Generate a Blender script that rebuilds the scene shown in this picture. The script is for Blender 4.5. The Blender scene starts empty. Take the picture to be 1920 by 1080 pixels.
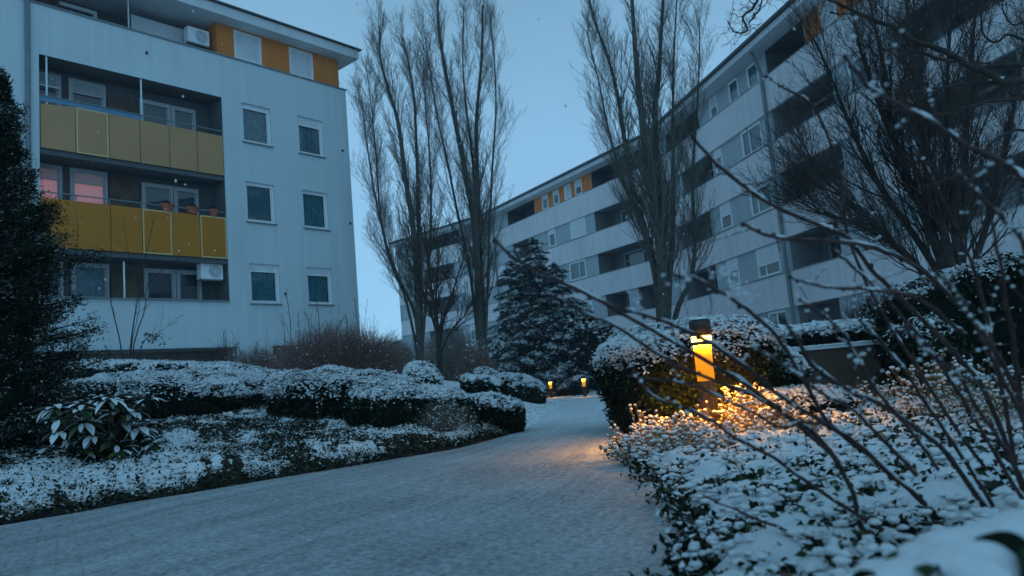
import bpy, math
import numpy as np
from math import radians, sin, cos, pi

# ------------------------------------------------------------------ scene, camera, world, light
sc = bpy.context.scene
COL = sc.collection
rng = np.random.default_rng(7)

FPX = 1400.0                       # focal length in pixels of a 1920 wide picture
ROLL = math.atan(.0877)
PITCH = math.atan(174.3 / 1400)
CZ = 0.60
CAM = np.array([0, 0, CZ])
R0 = np.array([1., 0, 0]); F0 = np.array([0, cos(PITCH), sin(PITCH)]); U0 = np.cross(R0, F0)
CR, SR = cos(ROLL), sin(ROLL)

cam_d = bpy.data.cameras.new('camera')
cam = bpy.data.objects.new('camera', cam_d); COL.objects.link(cam)
cam_d.sensor_width = 36; cam_d.lens = 36 * FPX / 1920
cam_d.clip_start = .05; cam_d.clip_end = 2000
right = CR * R0 - SR * U0; upv = SR * R0 + CR * U0
from mathutils import Matrix
m = Matrix(((right[0], upv[0], -F0[0], 0), (right[1], upv[1], -F0[1], 0), (right[2], upv[2], -F0[2], CZ), (0, 0, 0, 1)))
cam.matrix_world = m
cam_d.dof.use_dof = True; cam_d.dof.focus_distance = 7.5; cam_d.dof.aperture_fstop = 2.8
sc.camera = cam

sc.view_settings.view_transform = 'Standard'; sc.view_settings.look = 'None'
sc.view_settings.exposure = -0.10; sc.view_settings.gamma = 1.0
sc.cycles.use_denoising = True
sc.cycles.max_bounces = 6; sc.cycles.diffuse_bounces = 3; sc.cycles.glossy_bounces = 2
sc.cycles.transparent_max_bounces = 6; sc.cycles.sample_clamp_indirect = 3.0
sc.cycles.volume_bounces = 1

SUN_EL, SUN_ROT = radians(3.0), radians(200.0)
w = bpy.data.worlds.new('World'); sc.world = w; w.use_nodes = True
nt = w.node_tree; nt.nodes.clear()
out = nt.nodes.new('ShaderNodeOutputWorld'); bg = nt.nodes.new('ShaderNodeBackground')
sky = nt.nodes.new('ShaderNodeTexSky'); sky.sky_type = 'NISHITA'; sky.sun_disc = False
sky.sun_elevation = SUN_EL; sky.sun_rotation = SUN_ROT; sky.ozone_density = 6.0; sky.air_density = 1.2; sky.dust_density = 1.0
tint = nt.nodes.new('ShaderNodeMixRGB'); tint.blend_type = 'MULTIPLY'; tint.inputs[0].default_value = 1.0
tint.inputs[2].default_value = (.62, .95, 1.25, 1)
ovc = nt.nodes.new('ShaderNodeMixRGB'); ovc.blend_type = 'MIX'; ovc.inputs[0].default_value = .88   # an even dusk overcast veil over the clear sky
ovc.inputs[2].default_value = (2.35, 6.0, 9.6, 1)
bg.inputs[1].default_value = .10
tcw = nt.nodes.new('ShaderNodeTexCoord'); sxw = nt.nodes.new('ShaderNodeSeparateXYZ'); rpw = nt.nodes.new('ShaderNodeValToRGB')   # dusk cloud veil: paler low down
rpw.color_ramp.elements[0].position = 0.0; rpw.color_ramp.elements[0].color = (.400, .770, 1.08, 1); rpw.color_ramp.elements[1].position = .55; rpw.color_ramp.elements[1].color = (.172, .345, .49, 1)
e_ = rpw.color_ramp.elements.new(.25); e_.color = (.292, .560, .81, 1)
scw = nt.nodes.new('ShaderNodeMixRGB'); scw.blend_type = 'MULTIPLY'; scw.inputs[0].default_value = 1; scw.inputs[2].default_value = (12.2, 12.4, 12.6, 1)
nt.links.new(tcw.outputs['Generated'], sxw.inputs[0]); nt.links.new(sxw.outputs['Z'], rpw.inputs['Fac']); cln = nt.nodes.new('ShaderNodeTexNoise'); cln.inputs['Scale'].default_value = 2.2; cln.inputs['Detail'].default_value = 4
clm = nt.nodes.new('ShaderNodeMapRange'); clm.inputs[1].default_value = .3; clm.inputs[2].default_value = .7; clm.inputs[3].default_value = .90; clm.inputs[4].default_value = 1.09
clx = nt.nodes.new('ShaderNodeMixRGB'); clx.blend_type = 'MULTIPLY'; clx.inputs[0].default_value = 1
nt.links.new(tcw.outputs['Generated'], cln.inputs['Vector']); nt.links.new(cln.outputs['Fac'], clm.inputs[0]); nt.links.new(rpw.outputs['Color'], clx.inputs[1]); nt.links.new(clm.outputs[0], clx.inputs[2]); nt.links.new(clx.outputs[0], scw.inputs[1]); nt.links.new(scw.outputs[0], ovc.inputs[2])
nt.links.new(sky.outputs[0], tint.inputs[1]); nt.links.new(tint.outputs[0], ovc.inputs[1])
nt.links.new(ovc.outputs[0], bg.inputs[0]); nt.links.new(bg.outputs[0], out.inputs[0])

sd = bpy.data.lights.new('sun', 'SUN'); sd.energy = .45; sd.angle = radians(100); sd.color = (.24, .68, 1.0)
so = bpy.data.objects.new('sun', sd); COL.objects.link(so); so.rotation_euler = (radians(42), 0, radians(12))

# ------------------------------------------------------------------ picture helpers (used to measure where things stand)
def ray(px, py):
    u = (px - 960) / FPX; v = -(py - 540) / FPX
    return F0 + u * right + v * upv
def at(px, py, y):
    """the point at depth y (metres along the ground) seen at this place of the photograph"""
    r = ray(px, py); return CAM + r * (y / r[1])

# ------------------------------------------------------------------ materials
def mat(name, col, rough=.8, var=0.0, scale=4.0, spec=.3, bump=0.0, bscale=40., col2=None, metal=0.0):
    M = bpy.data.materials.new(name); M.use_nodes = True
    n = M.node_tree; b = n.nodes['Principled BSDF']
    b.inputs['Roughness'].default_value = rough; b.inputs['Metallic'].default_value = metal
    b.inputs['Specular IOR Level'].default_value = spec
    b.inputs['Base Color'].default_value = (*col, 1)
    if var or col2 or bump:
        tc = n.nodes.new('ShaderNodeTexCoord')
        if var or col2:
            nz = n.nodes.new('ShaderNodeTexNoise'); nz.inputs['Scale'].default_value = scale; nz.inputs['Detail'].default_value = 6
            rp = n.nodes.new('ShaderNodeValToRGB')
            c2 = col2 or tuple(min(1, c * (1 + var)) for c in col)
            c1 = col if col2 else tuple(c * (1 - var) for c in col)
            rp.color_ramp.elements[0].color = (*c1, 1); rp.color_ramp.elements[1].color = (*c2, 1)
            rp.color_ramp.elements[0].position = .35; rp.color_ramp.elements[1].position = .65
            n.links.new(tc.outputs['Object'], nz.inputs['Vector']); n.links.new(nz.outputs['Fac'], rp.inputs['Fac'])
            n.links.new(rp.outputs['Color'], b.inputs['Base Color'])
        if bump:
            n2 = n.nodes.new('ShaderNodeTexNoise'); n2.inputs['Scale'].default_value = bscale; n2.inputs['Detail'].default_value = 5
            bp = n.nodes.new('ShaderNodeBump'); bp.inputs['Strength'].default_value = bump; bp.inputs['Distance'].default_value = .02
            n.links.new(tc.outputs['Object'], n2.inputs['Vector']); n.links.new(n2.outputs['Fac'], bp.inputs['Height'])
            n.links.new(bp.outputs['Normal'], b.inputs['Normal'])
    return M
def emis(name, col, st, base=(.1, .1, .1)):
    M = mat(name, base, .5); b = M.node_tree.nodes['Principled BSDF']
    b.inputs['Emission Color'].default_value = (*col, 1); b.inputs['Emission Strength'].default_value = st
    return M
def glass_mat(name, tintc, refl=.12):
    M = bpy.data.materials.new(name); M.use_nodes = True; n = M.node_tree; n.nodes.clear()
    o = n.nodes.new('ShaderNodeOutputMaterial'); mx = n.nodes.new('ShaderNodeMixShader')
    t = n.nodes.new('ShaderNodeBsdfTransparent'); t.inputs[0].default_value = (*tintc, 1)
    g = n.nodes.new('ShaderNodeBsdfGlossy'); g.inputs['Roughness'].default_value = .03
    f = n.nodes.new('ShaderNodeFresnel'); f.inputs['IOR'].default_value = 1.5
    a = n.nodes.new('ShaderNodeMath'); a.operation = 'ADD'; a.inputs[1].default_value = refl * .4
    n.links.new(f.outputs[0], a.inputs[0]); n.links.new(a.outputs[0], mx.inputs[0])
    n.links.new(t.outputs[0], mx.inputs[1]); n.links.new(g.outputs[0], mx.inputs[2]); n.links.new(mx.outputs[0], o.inputs[0])
    return M

def plaster(name, c, streak=.12):
    """rendered wall: faint blotches and thin vertical rain streaks"""
    M = mat(name, c, .9); n = M.node_tree; b = n.nodes['Principled BSDF']
    tc = n.nodes.new('ShaderNodeTexCoord'); mp = n.nodes.new('ShaderNodeMapping'); mp.inputs['Scale'].default_value = (2.2, 2.2, .12)
    n1 = n.nodes.new('ShaderNodeTexNoise'); n1.inputs['Scale'].default_value = 1.5; n1.inputs['Detail'].default_value = 5
    n2 = n.nodes.new('ShaderNodeTexNoise'); n2.inputs['Scale'].default_value = .35; n2.inputs['Detail'].default_value = 4
    ad = n.nodes.new('ShaderNodeMath'); ad.operation = 'ADD'; ad.use_clamp = False
    mr = n.nodes.new('ShaderNodeMapRange'); mr.inputs[1].default_value = .7; mr.inputs[2].default_value = 1.35
    mr.inputs[3].default_value = 1 - streak; mr.inputs[4].default_value = 1 + streak * .5
    mu = n.nodes.new('ShaderNodeMixRGB'); mu.blend_type = 'MULTIPLY'; mu.inputs[0].default_value = 1; mu.inputs[1].default_value = (*c, 1)
    n.links.new(tc.outputs['Object'], mp.inputs[0]); n.links.new(mp.outputs[0], n1.inputs['Vector']); n.links.new(tc.outputs['Object'], n2.inputs['Vector'])
    n.links.new(n1.outputs['Fac'], ad.inputs[0]); n.links.new(n2.outputs['Fac'], ad.inputs[1]); n.links.new(ad.outputs[0], mr.inputs[0])
    n.links.new(mr.outputs[0], mu.inputs[2]); n.links.new(mu.outputs[0], b.inputs['Base Color'])
    g = n.nodes.new('ShaderNodeTexNoise'); g.inputs['Scale'].default_value = 60; bp = n.nodes.new('ShaderNodeBump'); bp.inputs['Strength'].default_value = .15; bp.inputs['Distance'].default_value = .01
    n.links.new(tc.outputs['Object'], g.inputs['Vector']); n.links.new(g.outputs['Fac'], bp.inputs['Height']); n.links.new(bp.outputs['Normal'], b.inputs['Normal'])
    return M

WALL_L = plaster('pale_plaster', (.53, .60, .63), .10)
WALL_R = plaster('warm_plaster', (.63, .60, .62), .15)
GREYP = plaster('grey_panel', (.36, .40, .43), .10)
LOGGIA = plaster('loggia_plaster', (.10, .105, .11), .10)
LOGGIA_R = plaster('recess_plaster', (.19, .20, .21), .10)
DARKWALL = mat('dark_wall', (.10, .085, .075), .9, .3)
ORANGE = plaster('orange_plaster', (.62, .19, .045), .14)
OCHRE_A = mat('ochre_panel_faded', (.43, .23, .108), .6, .04, .9)
OCHRE_B = mat('ochre_panel', (.45, .158, .013), .6, .05, .9)
CREAM = mat('cream_edging', (.62, .44, .20), .7)
WHITE = mat('white_frame', (.74, .76, .78), .5)
SHUT = mat('white_shutter', (.72, .75, .78), .55, .05, 3)
SHUTD = mat('shaded_shutter', (.36, .37, .38), .6, .06, 3)  # copy of the white shutter with the loggia's shade put into its colour
METAL = mat('grey_metal', (.22, .25, .27), .45, metal=.6)
PIPE = mat('zinc_pipe', (.17, .20, .21), .5, .15, 3)
ROOFD = mat('dark_roof_edge', (.05, .055, .06), .7)
FASC = plaster('eave_boards', (.58, .60, .62), .12)
GLASS = glass_mat('window_glass', (.72, .84, .88), .10)
BLUEGL = mat('blue_panel', (.10, .22, .34), .3)
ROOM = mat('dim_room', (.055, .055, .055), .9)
CURT = mat('grey_curtain', (.22, .33, .36), .9, .15, 6)
CURT_T = mat('teal_curtain', (.16, .38, .42), .9, .2, 6)
PINKC = emis('lit_pink_curtain', (1.0, .36, .40), .25, (.5, .3, .3))
PINKD = emis('dim_pink_curtain', (1.0, .30, .36), .14, (.4, .22, .24))
GLOW = emis('lamp_glow', (1.0, .35, .12), 1.6)
AMBERW = emis('warm_room_lamp', (1.0, .42, .10), .5)
TERRA = mat('terracotta', (.35, .10, .06), .8, .2, 8)
BROWN = mat('brown_cladding', (.10, .068, .05), .8, .3, 3)
PINKW = mat('plinth_plaster', (.36, .31, .28), .9, .12, 3)
BARK_P = mat('poplar_bark', (.070, .066, .055), .95, .35, 6, bump=.6, bscale=20)
TWIG_P = mat('poplar_twig', (.115, .105, .09), .9)
BARK_D = mat('dark_bark', (.040, .032, .028), .9, .35, 9, bump=.5, bscale=30)
TWIG_D = mat('dark_twig', (.045, .034, .030), .9)
TWIG_R = mat('red_twig', (.19, .115, .10), .85, .3, 20)
TWIG_G = mat('grey_twig', (.16, .14, .12), .9, .3, 20)
STEMW = mat('wet_stem', (.060, .034, .030), .7, .35, 30, spec=.25)
LEAF_D = mat('dark_evergreen', (.007, .014, .008), .9, spec=.05)
LEAF_M = mat('mid_evergreen', (.026, .046, .020), .75, spec=.15)
LEAF_Y = mat('olive_leaf', (.060, .085, .025), .6, spec=.3)
LEAF_B = mat('brown_leaf', (.11, .060, .035), .8)
BLACK = mat('inner_shade_core', (.010, .011, .009), 1.0, spec=0)  # shade between leaves painted as the colour of a solid core
SNOW = mat('snow', (.72, .74, .76), .75, spec=.2, bump=.8, bscale=130)
SNOWB = mat('snow_soft', (.72, .74, .76), .8, spec=.2, bump=.6, bscale=160)
SOIL = mat('dark_soil', (.035, .030, .025), .95, .3, 12)
SEED = mat('dry_seedhead', (.24, .16, .09), .9, .3, 40)
STALK = mat('dry_stalk', (.22, .155, .08), .9, .3, 30)
HEDGEWALL = plaster('garden_wall_render', (.085, .055, .038), .15)
CAPBLK = mat('black_lamp_metal', (.012, .012, .013), .45, spec=.5)
POSTM = mat('lamp_post_metal', (.030, .020, .014), .45, .1, 20)
RINGE = emis('lamp_ring_light', (1.0, .62, .18), 5.0)
DOWNE = emis('lamp_downlight', (1.0, .38, .018), 9500.0)
DOWNF = emis('far_lamp_downlight', (1.0, .45, .06), 700.0)
AMBERF = emis('far_amber_diffuser', (1.0, .42, .03), .55, (.3, .2, .05))
AMBER = emis('amber_diffuser', (1.0, .34, .002), .84, (.08, .04, .008))
WALLLOW = mat('hill_far', (.10, .13, .14), 1.0, .2, .05)

# ------------------------------------------------------------------ mesh helpers
class G:
    """collects vertices and polygons (world coordinates), builds ONE mesh object"""
    def __init__(s): s.v = []; s.f = []; s.n = 0
    def add(s, V, F, m=0):
        V = np.asarray(V, float).reshape(-1, 3); F = np.asarray(F, np.int64)
        if len(V) == 0 or len(F) == 0: return
        mi = np.full(len(F), m, np.int32) if np.isscalar(m) else np.asarray(m, np.int32)
        s.v.append(V); s.f.append((F + s.n, mi)); s.n += len(V)
    def box(s, x0, x1, y0, y1, z0, z1, m=0, T=None):
        V = np.array([[x, y, z] for z in (z0, z1) for y in (y0, y1) for x in (x0, x1)], float)
        if T is not None: V = T(V)
        s.add(V, [[0, 2, 3, 1], [4, 5, 7, 6], [0, 1, 5, 4], [2, 6, 7, 3], [0, 4, 6, 2], [1, 3, 7, 5]], m)
    def quad(s, P, m=0, T=None):
        V = np.array(P, float)
        if T is not None: V = T(V)
        s.add(V, [[0, 1, 2, 3]], m)
    def build(s, name, mats, parent=None, smooth=False, loc=None):
        me = bpy.data.meshes.new(name)
        V = np.concatenate(s.v) if s.v else np.zeros((0, 3))
        o = bpy.data.objects.new(name, me)
        base = np.zeros(3)
        if parent is not None: o.parent = parent; base = np.array(parent['_w'])
        if loc is not None: o.location = tuple(np.array(loc) - base); base = np.array(loc, float)
        V = V - base
        me.vertices.add(len(V)); me.vertices.foreach_set('co', V.astype(np.float32).ravel())
        tot = sum(F.size for F, _ in s.f); npoly = sum(len(F) for F, _ in s.f)
        me.loops.add(tot); me.polygons.add(npoly)
        me.loops.foreach_set('vertex_index', np.concatenate([F.ravel() for F, _ in s.f]).astype(np.int32))
        sizes = np.concatenate([np.full(len(F), F.shape[1]) for F, _ in s.f])
        me.polygons.foreach_set('loop_start', np.concatenate([[0], np.cumsum(sizes)[:-1]]).astype(np.int32))
        me.polygons.foreach_set('material_index', np.concatenate([mi for _, mi in s.f]).astype(np.int32))
        me.polygons.foreach_set('use_smooth', np.full(npoly, bool(smooth)))
        for mm in (mats if isinstance(mats, (list, tuple)) else [mats]): me.materials.append(mm)
        me.update(calc_edges=True)
        o['_w'] = [float(x) for x in base]
        COL.objects.link(o); return o
def empty(name, loc):
    o = bpy.data.objects.new(name, None); o.location = loc; o['_w'] = [float(x) for x in loc]; o.empty_display_size = .2
    COL.objects.link(o); return o
def tag(o, label=None, cat=None, group=None, kind=None):
    for k, v in (('label', label), ('category', cat), ('group', group), ('kind', kind)):
        if v: o[k] = v
    return o

def unit(a): return a / (np.linalg.norm(a, axis=-1, keepdims=True) + 1e-9)
def tubes(g, P, R, sides=4, m=0, cap=False):
    """P (B,n,3) polylines, R (B,n) radii"""
    P = np.asarray(P, float); R = np.asarray(R, float)
    if P.ndim == 2: P = P[None]; R = R[None]
    B, n, _ = P.shape
    T = np.empty_like(P); T[:, 1:-1] = P[:, 2:] - P[:, :-2]; T[:, 0] = P[:, 1] - P[:, 0]; T[:, -1] = P[:, -1] - P[:, -2]
    T = unit(T)
    ref = np.where(np.abs(T[:, :1, 2:3]) > .75, np.array([1., 0, 0]), np.array([0, 0, 1.]))
    A = unit(np.cross(T, np.broadcast_to(ref, T.shape))); Bn = np.cross(T, A)
    th = np.arange(sides) * 2 * pi / sides
    V = P[:, :, None] + R[:, :, None, None] * (A[:, :, None] * np.cos(th)[None, None, :, None] + Bn[:, :, None] * np.sin(th)[None, None, :, None])
    base = (np.arange(B) * n * sides)[:, None, None]
    i = (np.arange(n - 1) * sides)[None, :, None]; j = np.arange(sides)[None, None]; j2 = (j + 1) % sides
    F = np.stack([base + i + j, base + i + j2, base + i + sides + j2, base + i + sides + j], -1).reshape(-1, 4)
    g.add(V.reshape(-1, 3), F, m)
    if cap:
        for b in range(B):
            g.add(V[b, 0], [list(range(sides))[::-1]], m); g.add(V[b, -1], [list(range(sides))], m)
def kids(P, R, k, t0, t1, ang, ln, n, up=.3, wob=.15, rf=.5, rmin=.004, taper=.3, fall=.5, azim=None, shrink=None):
    """child branches along parent polylines; returns P,R"""
    B, n0, _ = P.shape
    idx = np.repeat(np.arange(B), k); N = len(idx)
    t = t0 + (t1 - t0) * ((np.tile(np.arange(k), B) + rng.random(N)) / k)
    x = t * (n0 - 1); i0 = np.clip(x.astype(int), 0, n0 - 2); fr = (x - i0)[:, None]
    pos = P[idx, i0] * (1 - fr) + P[idx, i0 + 1] * fr
    r0 = R[idx, i0] * (1 - fr[:, 0]) + R[idx, i0 + 1] * fr[:, 0]
    tan = unit(P[idx, i0 + 1] - P[idx, i0])
    rnd = rng.normal(size=(N, 3)); perp = unit(rnd - (rnd * tan).sum(1, keepdims=True) * tan)
    a = np.radians(rng.uniform(*ang, size=N))[:, None]
    d = unit(np.cos(a) * tan + np.sin(a) * perp)
    L = rng.uniform(*ln, size=N) * (1 - fall * t)
    if shrink is not None: L *= shrink(pos)
    out = np.empty((N, n, 3)); out[:, 0] = pos
    st = (L / (n - 1))[:, None]
    for q in range(1, n):
        d = unit(d + rng.normal(size=(N, 3)) * wob + np.array([0, 0, up]) / (n - 1))
        out[:, q] = out[:, q - 1] + d * st
    rb = np.clip(r0 * rf, rmin, None)
    RR = rb[:, None] * np.linspace(1, taper, n)[None]
    return out, np.maximum(RR, rmin * .7)
def resample(pts, n):
    """smooth polyline through pts (Catmull-Rom) resampled to n points"""
    p = np.asarray(pts, float)
    if len(p) == 2: return p[0] + (p[1] - p[0]) * np.linspace(0, 1, n)[:, None]
    q = np.vstack([2 * p[0] - p[1], p, 2 * p[-1] - p[-2]])
    ts = np.linspace(0, len(p) - 1 - 1e-6, n); i = ts.astype(int); f = (ts - i)[:, None]
    a, b, c, d = q[i], q[i + 1], q[i + 2], q[i + 3]
    return .5 * ((2 * b) + (c - a) * f + (2 * a - 5 * b + 4 * c - d) * f ** 2 + (3 * b - a - 3 * c + d) * f ** 3)

def leafquads(g, C, Nrm, size, m, aspect=.5, tilt=.7, fold=0.0, dirs=None):
    """leaf shaped quads: C centres, Nrm preferred normals, size array, m material index array"""
    N = len(C)
    nn = unit(Nrm + rng.normal(size=(N, 3)) * tilt)
    rnd = rng.normal(size=(N, 3)) if dirs is None else dirs
    a = unit(rnd - (rnd * nn).sum(1, keepdims=True) * nn); b = np.cross(nn, a)
    s = np.broadcast_to(np.asarray(size, float), (N,))[:, None]
    V = np.stack([C - a * s, C + b * s * aspect - a * s * .15 + nn * s * fold, C + a * s, C - b * s * aspect - a * s * .15 + nn * s * fold], 1)
    g.add(V.reshape(-1, 3), np.arange(N * 4).reshape(N, 4), m)
def _ico(sub):
    t = (1 + 5 ** .5) / 2
    v = [(-1, t, 0), (1, t, 0), (-1, -t, 0), (1, -t, 0), (0, -1, t), (0, 1, t), (0, -1, -t), (0, 1, -t), (t, 0, -1), (t, 0, 1), (-t, 0, -1), (-t, 0, 1)]
    f = [(0, 11, 5), (0, 5, 1), (0, 1, 7), (0, 7, 10), (0, 10, 11), (1, 5, 9), (5, 11, 4), (11, 10, 2), (10, 7, 6), (7, 1, 8), (3, 9, 4), (3, 4, 2), (3, 2, 6), (3, 6, 8), (3, 8, 9), (4, 9, 5), (2, 4, 11), (6, 2, 10), (8, 6, 7), (9, 8, 1)]
    v = [np.array(x) / np.linalg.norm(x) for x in v]
    for _ in range(sub):
        nf = []; cache = {}
        def mid(a, b):
            k = (min(a, b), max(a, b))
            if k not in cache:
                c = v[a] + v[b]; v.append(c / np.linalg.norm(c)); cache[k] = len(v) - 1
            return cache[k]
        for a, b, c in f:
            d, e, h = mid(a, b), mid(b, c), mid(c, a); nf += [(a, d, h), (b, e, d), (c, h, e), (d, e, h)]
        f = nf
    return np.array(v), np.array(f)
ICO = [_ico(0), _ico(1), _ico(2)]
def blobs(g, C, S, m=0, sub=1, jit=.18):
    """small rounded lumps; S (N,3) half sizes"""
    v, f = ICO[sub]; N = len(C)
    if N == 0: return
    S = np.broadcast_to(np.asarray(S, float), (N, 3))
    ph = rng.random((N, 3)) * 6.28; k = rng.uniform(1.5, 3.0, (N, 3))
    bump = 1 + jit * np.sin(v[None] * k[:, None] * 2 + ph[:, None]).sum(-1) * .6
    a = rng.random(N) * 6.28; ca, sa = np.cos(a)[:, None], np.sin(a)[:, None]
    L = v[None] * S[:, None] * bump[..., None]
    X = L[..., 0] * ca - L[..., 1] * sa; Y = L[..., 0] * sa + L[..., 1] * ca
    V = np.stack([X, Y, L[..., 2]], -1) + C[:, None]
    F = (f[None] + (np.arange(N) * len(v))[:, None, None]).reshape(-1, 3)
    g.add(V.reshape(-1, 3), F, m)
_FB = [(rng.normal(size=3), rng.random() * 6.28) for _ in range(8)]
def fbm(P, s=1.0, oct=4):
    """cheap smooth noise about -1..1 at points P (N,3)"""
    o = np.zeros(len(P)); amp = 1; tot = 0
    for k in range(oct):
        for j in range(3):
            w_, ph = _FB[(k * 3 + j) % 8]
            w2, p2 = _FB[(k * 2 + j + 3) % 8]
            o += amp * np.sin(P @ (w_ * s * 2.1) + ph + 1.7 * np.sin(P @ (w2 * s * 1.3) + p2))
        tot += amp * 1.6; amp *= .55; s *= 2.03
    return o / tot
def hashn(P, c):
    """value noise, cell c: fine patches 0..1"""
    q = P / c; i = np.floor(q).astype(np.int64); f = q - i; f = f * f * (3 - 2 * f)
    r = 0
    for dx in (0, 1):
        for dy in (0, 1):
            for dz in (0, 1):
                h = ((i[:, 0] + dx) * 73856093) ^ ((i[:, 1] + dy) * 19349663) ^ ((i[:, 2] + dz) * 83492791)
                h = (h * 2654435761) & 0xffffffff; h = ((h >> 13) ^ h) & 0xffff
                wgt = (f[:, 0] if dx else 1 - f[:, 0]) * (f[:, 1] if dy else 1 - f[:, 1]) * (f[:, 2] if dz else 1 - f[:, 2])
                r = r + wgt * (h / 65535.)
    return r

# ------------------------------------------------------------------ terrain and path
EDGE_L = np.array([(-9.5, -1.2), (-6.2, 1.9), (-3.2, 4.61), (-2.74, 5.21), (-2.09, 5.86), (-1.26, 6.71), (-.65, 7.4), (-.22, 8.6), (0.06, 10.2), (.5, 14.5), (1.0, 20), (1.5, 26.3), (1.55, 29.5), (.9, 32.5), (-1.5, 34.5), (-6, 35.8)])
EDGE_R = np.array([(-9.0, -6.), (-3.6, -2.6), (-1.2, -.4), (-.1, 1.1), (.40, 2.2), (.58, 2.85), (.62, 3.75), (.64, 4.8), (.70, 5.8), (.9, 7.4), (1.35, 10), (1.9, 14), (2.5, 20), (3.1, 26), (3.45, 30), (3.3, 34), (2.2, 37), (-1.2, 38.6), (-6, 39.6)])
EDGE_L = resample(EDGE_L, 120); EDGE_R = resample(EDGE_R, 120)
def sdist(X, Y, E):
    """signed distance to an edge polyline, positive to its left (looking away from the camera)"""
    P = np.stack([X, Y], -1); best = np.full(len(P), 1e9); sg = np.zeros(len(P))
    for a, b in zip(E[:-1], E[1:]):
        d = b - a; t = np.clip(((P - a) @ d) / (d @ d), 0, 1); q = P - a - t[:, None] * d
        r = np.hypot(q[:, 0], q[:, 1]); c = d[0] * q[:, 1] - d[1] * q[:, 0]
        u_ = r < best; best[u_] = r[u_]; sg[u_] = np.sign(c[u_])
    return best * sg
def smooth(x, a, b):
    t = np.clip((x - a) / (b - a), 0, 1); return t * t * (3 - 2 * t)
def terrain(X, Y):
    X = np.atleast_1d(np.asarray(X, float)); Y = np.atleast_1d(np.asarray(Y, float))
    g_ = -.0145 * np.clip(Y - 8, 0, 30)
    dl = sdist(X, Y, EDGE_L[:, :2]); dr = -sdist(X, Y, EDGE_R[:, :2])
    dl = np.where(Y > 40, np.abs(X) * .3, dl); dr = np.where(Y > 42, -1, dr)
    left = .05 * smooth(dl, .04, .3) + .105 * np.clip(dl - .2, 0, 12) + .045 * np.clip(Y - 8, 0, 14) * smooth(dl, .2, 4)
    right_ = .025 * smooth(dr, .04, .3) + .008 * np.clip(dr - .3, 0, 4) + .55 * smooth(dr, 2.0, 8.0) * smooth(Y, 9.5, 11)
    return np.where(dl > 0, g_ + left, np.where(dr > 0, g_ + right_, g_))
def T1(x, y): return float(terrain(x, y)[0])

def grid(xs, ys, zf):
    X, Y = np.meshgrid(xs, ys); X = X.ravel(); Y = Y.ravel(); Z = zf(X, Y)
    nx, ny = len(xs), len(ys); i, j = np.meshgrid(np.arange(nx - 1), np.arange(ny - 1)); k = (j * nx + i).ravel()
    return np.stack([X, Y, Z], -1), np.stack([k, k + 1, k + nx + 1, k + nx], -1)
xs = np.concatenate([[-260, -200, -130, -80, -45, -28, -20], np.arange(-15, 8, .16), [9, 10.5, 13, 18, 26, 45, 90, 150, 260]])
ys = np.concatenate([[-120, -60, -25, -8, -3], np.arange(-1.5, 27, .16), [28, 30, 32, 34, 37, 40, 43, 47, 52, 60, 75, 100, 150, 270]])
def zg(X, Y):
    z = terrain(X, Y)
    dl = sdist(X, Y, EDGE_L); dr = -sdist(X, Y, EDGE_R)
    off = (np.minimum(np.abs(dl), np.abs(dr)) > .25) & ((dl > 0) | (dr > 0))
    bumps = .03 * fbm(np.stack([X, Y, 0 * X], -1), .9) + .012 * fbm(np.stack([X, Y, 0 * X], -1), 5.)
    return z + np.where(off, bumps, -.004)
SNOWG = mat('snowy_ground', (.80, .82, .84), .8, 0, 7.0, col2=None, bump=.5, bscale=30)
n_ = SNOWG.node_tree; b_ = n_.nodes['Principled BSDF']
tc_ = n_.nodes.new('ShaderNodeTexCoord'); a1 = n_.nodes.new('ShaderNodeTexNoise'); a1.inputs['Scale'].default_value = 9; a1.inputs['Detail'].default_value = 8; a1.inputs['Roughness'].default_value = .7
r1 = n_.nodes.new('ShaderNodeValToRGB'); r1.color_ramp.elements[0].position = .36; r1.color_ramp.elements[1].position = .50
r1.color_ramp.elements[0].color = (.045, .04, .03, 1); r1.color_ramp.elements[1].color = (.78, .80, .82, 1)
n_.links.new(tc_.outputs['Object'], a1.inputs['Vector']); n_.links.new(a1.outputs['Fac'], r1.inputs['Fac']); n_.links.new(r1.outputs['Color'], b_.inputs['Base Color'])
g = G(); V, F = grid(xs, ys, zg); g.add(V, F); gr = g.build('ground', SNOWG, smooth=True); gr['kind'] = 'structure'

# path: snow dusted paving with faint wheel marks and joints, laid out along the path's own length
PATHM = bpy.data.materials.new('snowy_paving'); PATHM.use_nodes = True; n_ = PATHM.node_tree; b_ = n_.nodes['Principled BSDF']
b_.inputs['Roughness'].default_value = .6; b_.inputs['Specular IOR Level'].default_value = .35
uv = n_.nodes.new('ShaderNodeUVMap'); uv.uv_map = 'along'
tc_ = n_.nodes.new('ShaderNodeTexCoord')
def node(t, **kw):
    x = n_.nodes.new(t)
    for k, v in kw.items(): setattr(x, k, v)
    return x
mp = node('ShaderNodeMapping'); mp.inputs['Scale'].default_value = (6., .16, 1)
t1 = node('ShaderNodeTexNoise'); t1.inputs['Scale'].default_value = 1.0; t1.inputs['Detail'].default_value = 7; t1.inputs['Roughness'].default_value = .65
n_.links.new(uv.outputs[0], mp.inputs[0]); n_.links.new(mp.outputs[0], t1.inputs['Vector'])
t2 = node('ShaderNodeTexNoise'); t2.inputs['Scale'].default_value = 1.1; t2.inputs['Detail'].default_value = 5; n_.links.new(tc_.outputs['Object'], t2.inputs['Vector'])
t3 = node('ShaderNodeTexNoise'); t3.inputs['Scale'].default_value = 150; t3.inputs['Detail'].default_value = 5; t3.inputs['Roughness'].default_value = .75; n_.links.new(tc_.outputs['Object'], t3.inputs['Vector'])
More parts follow.
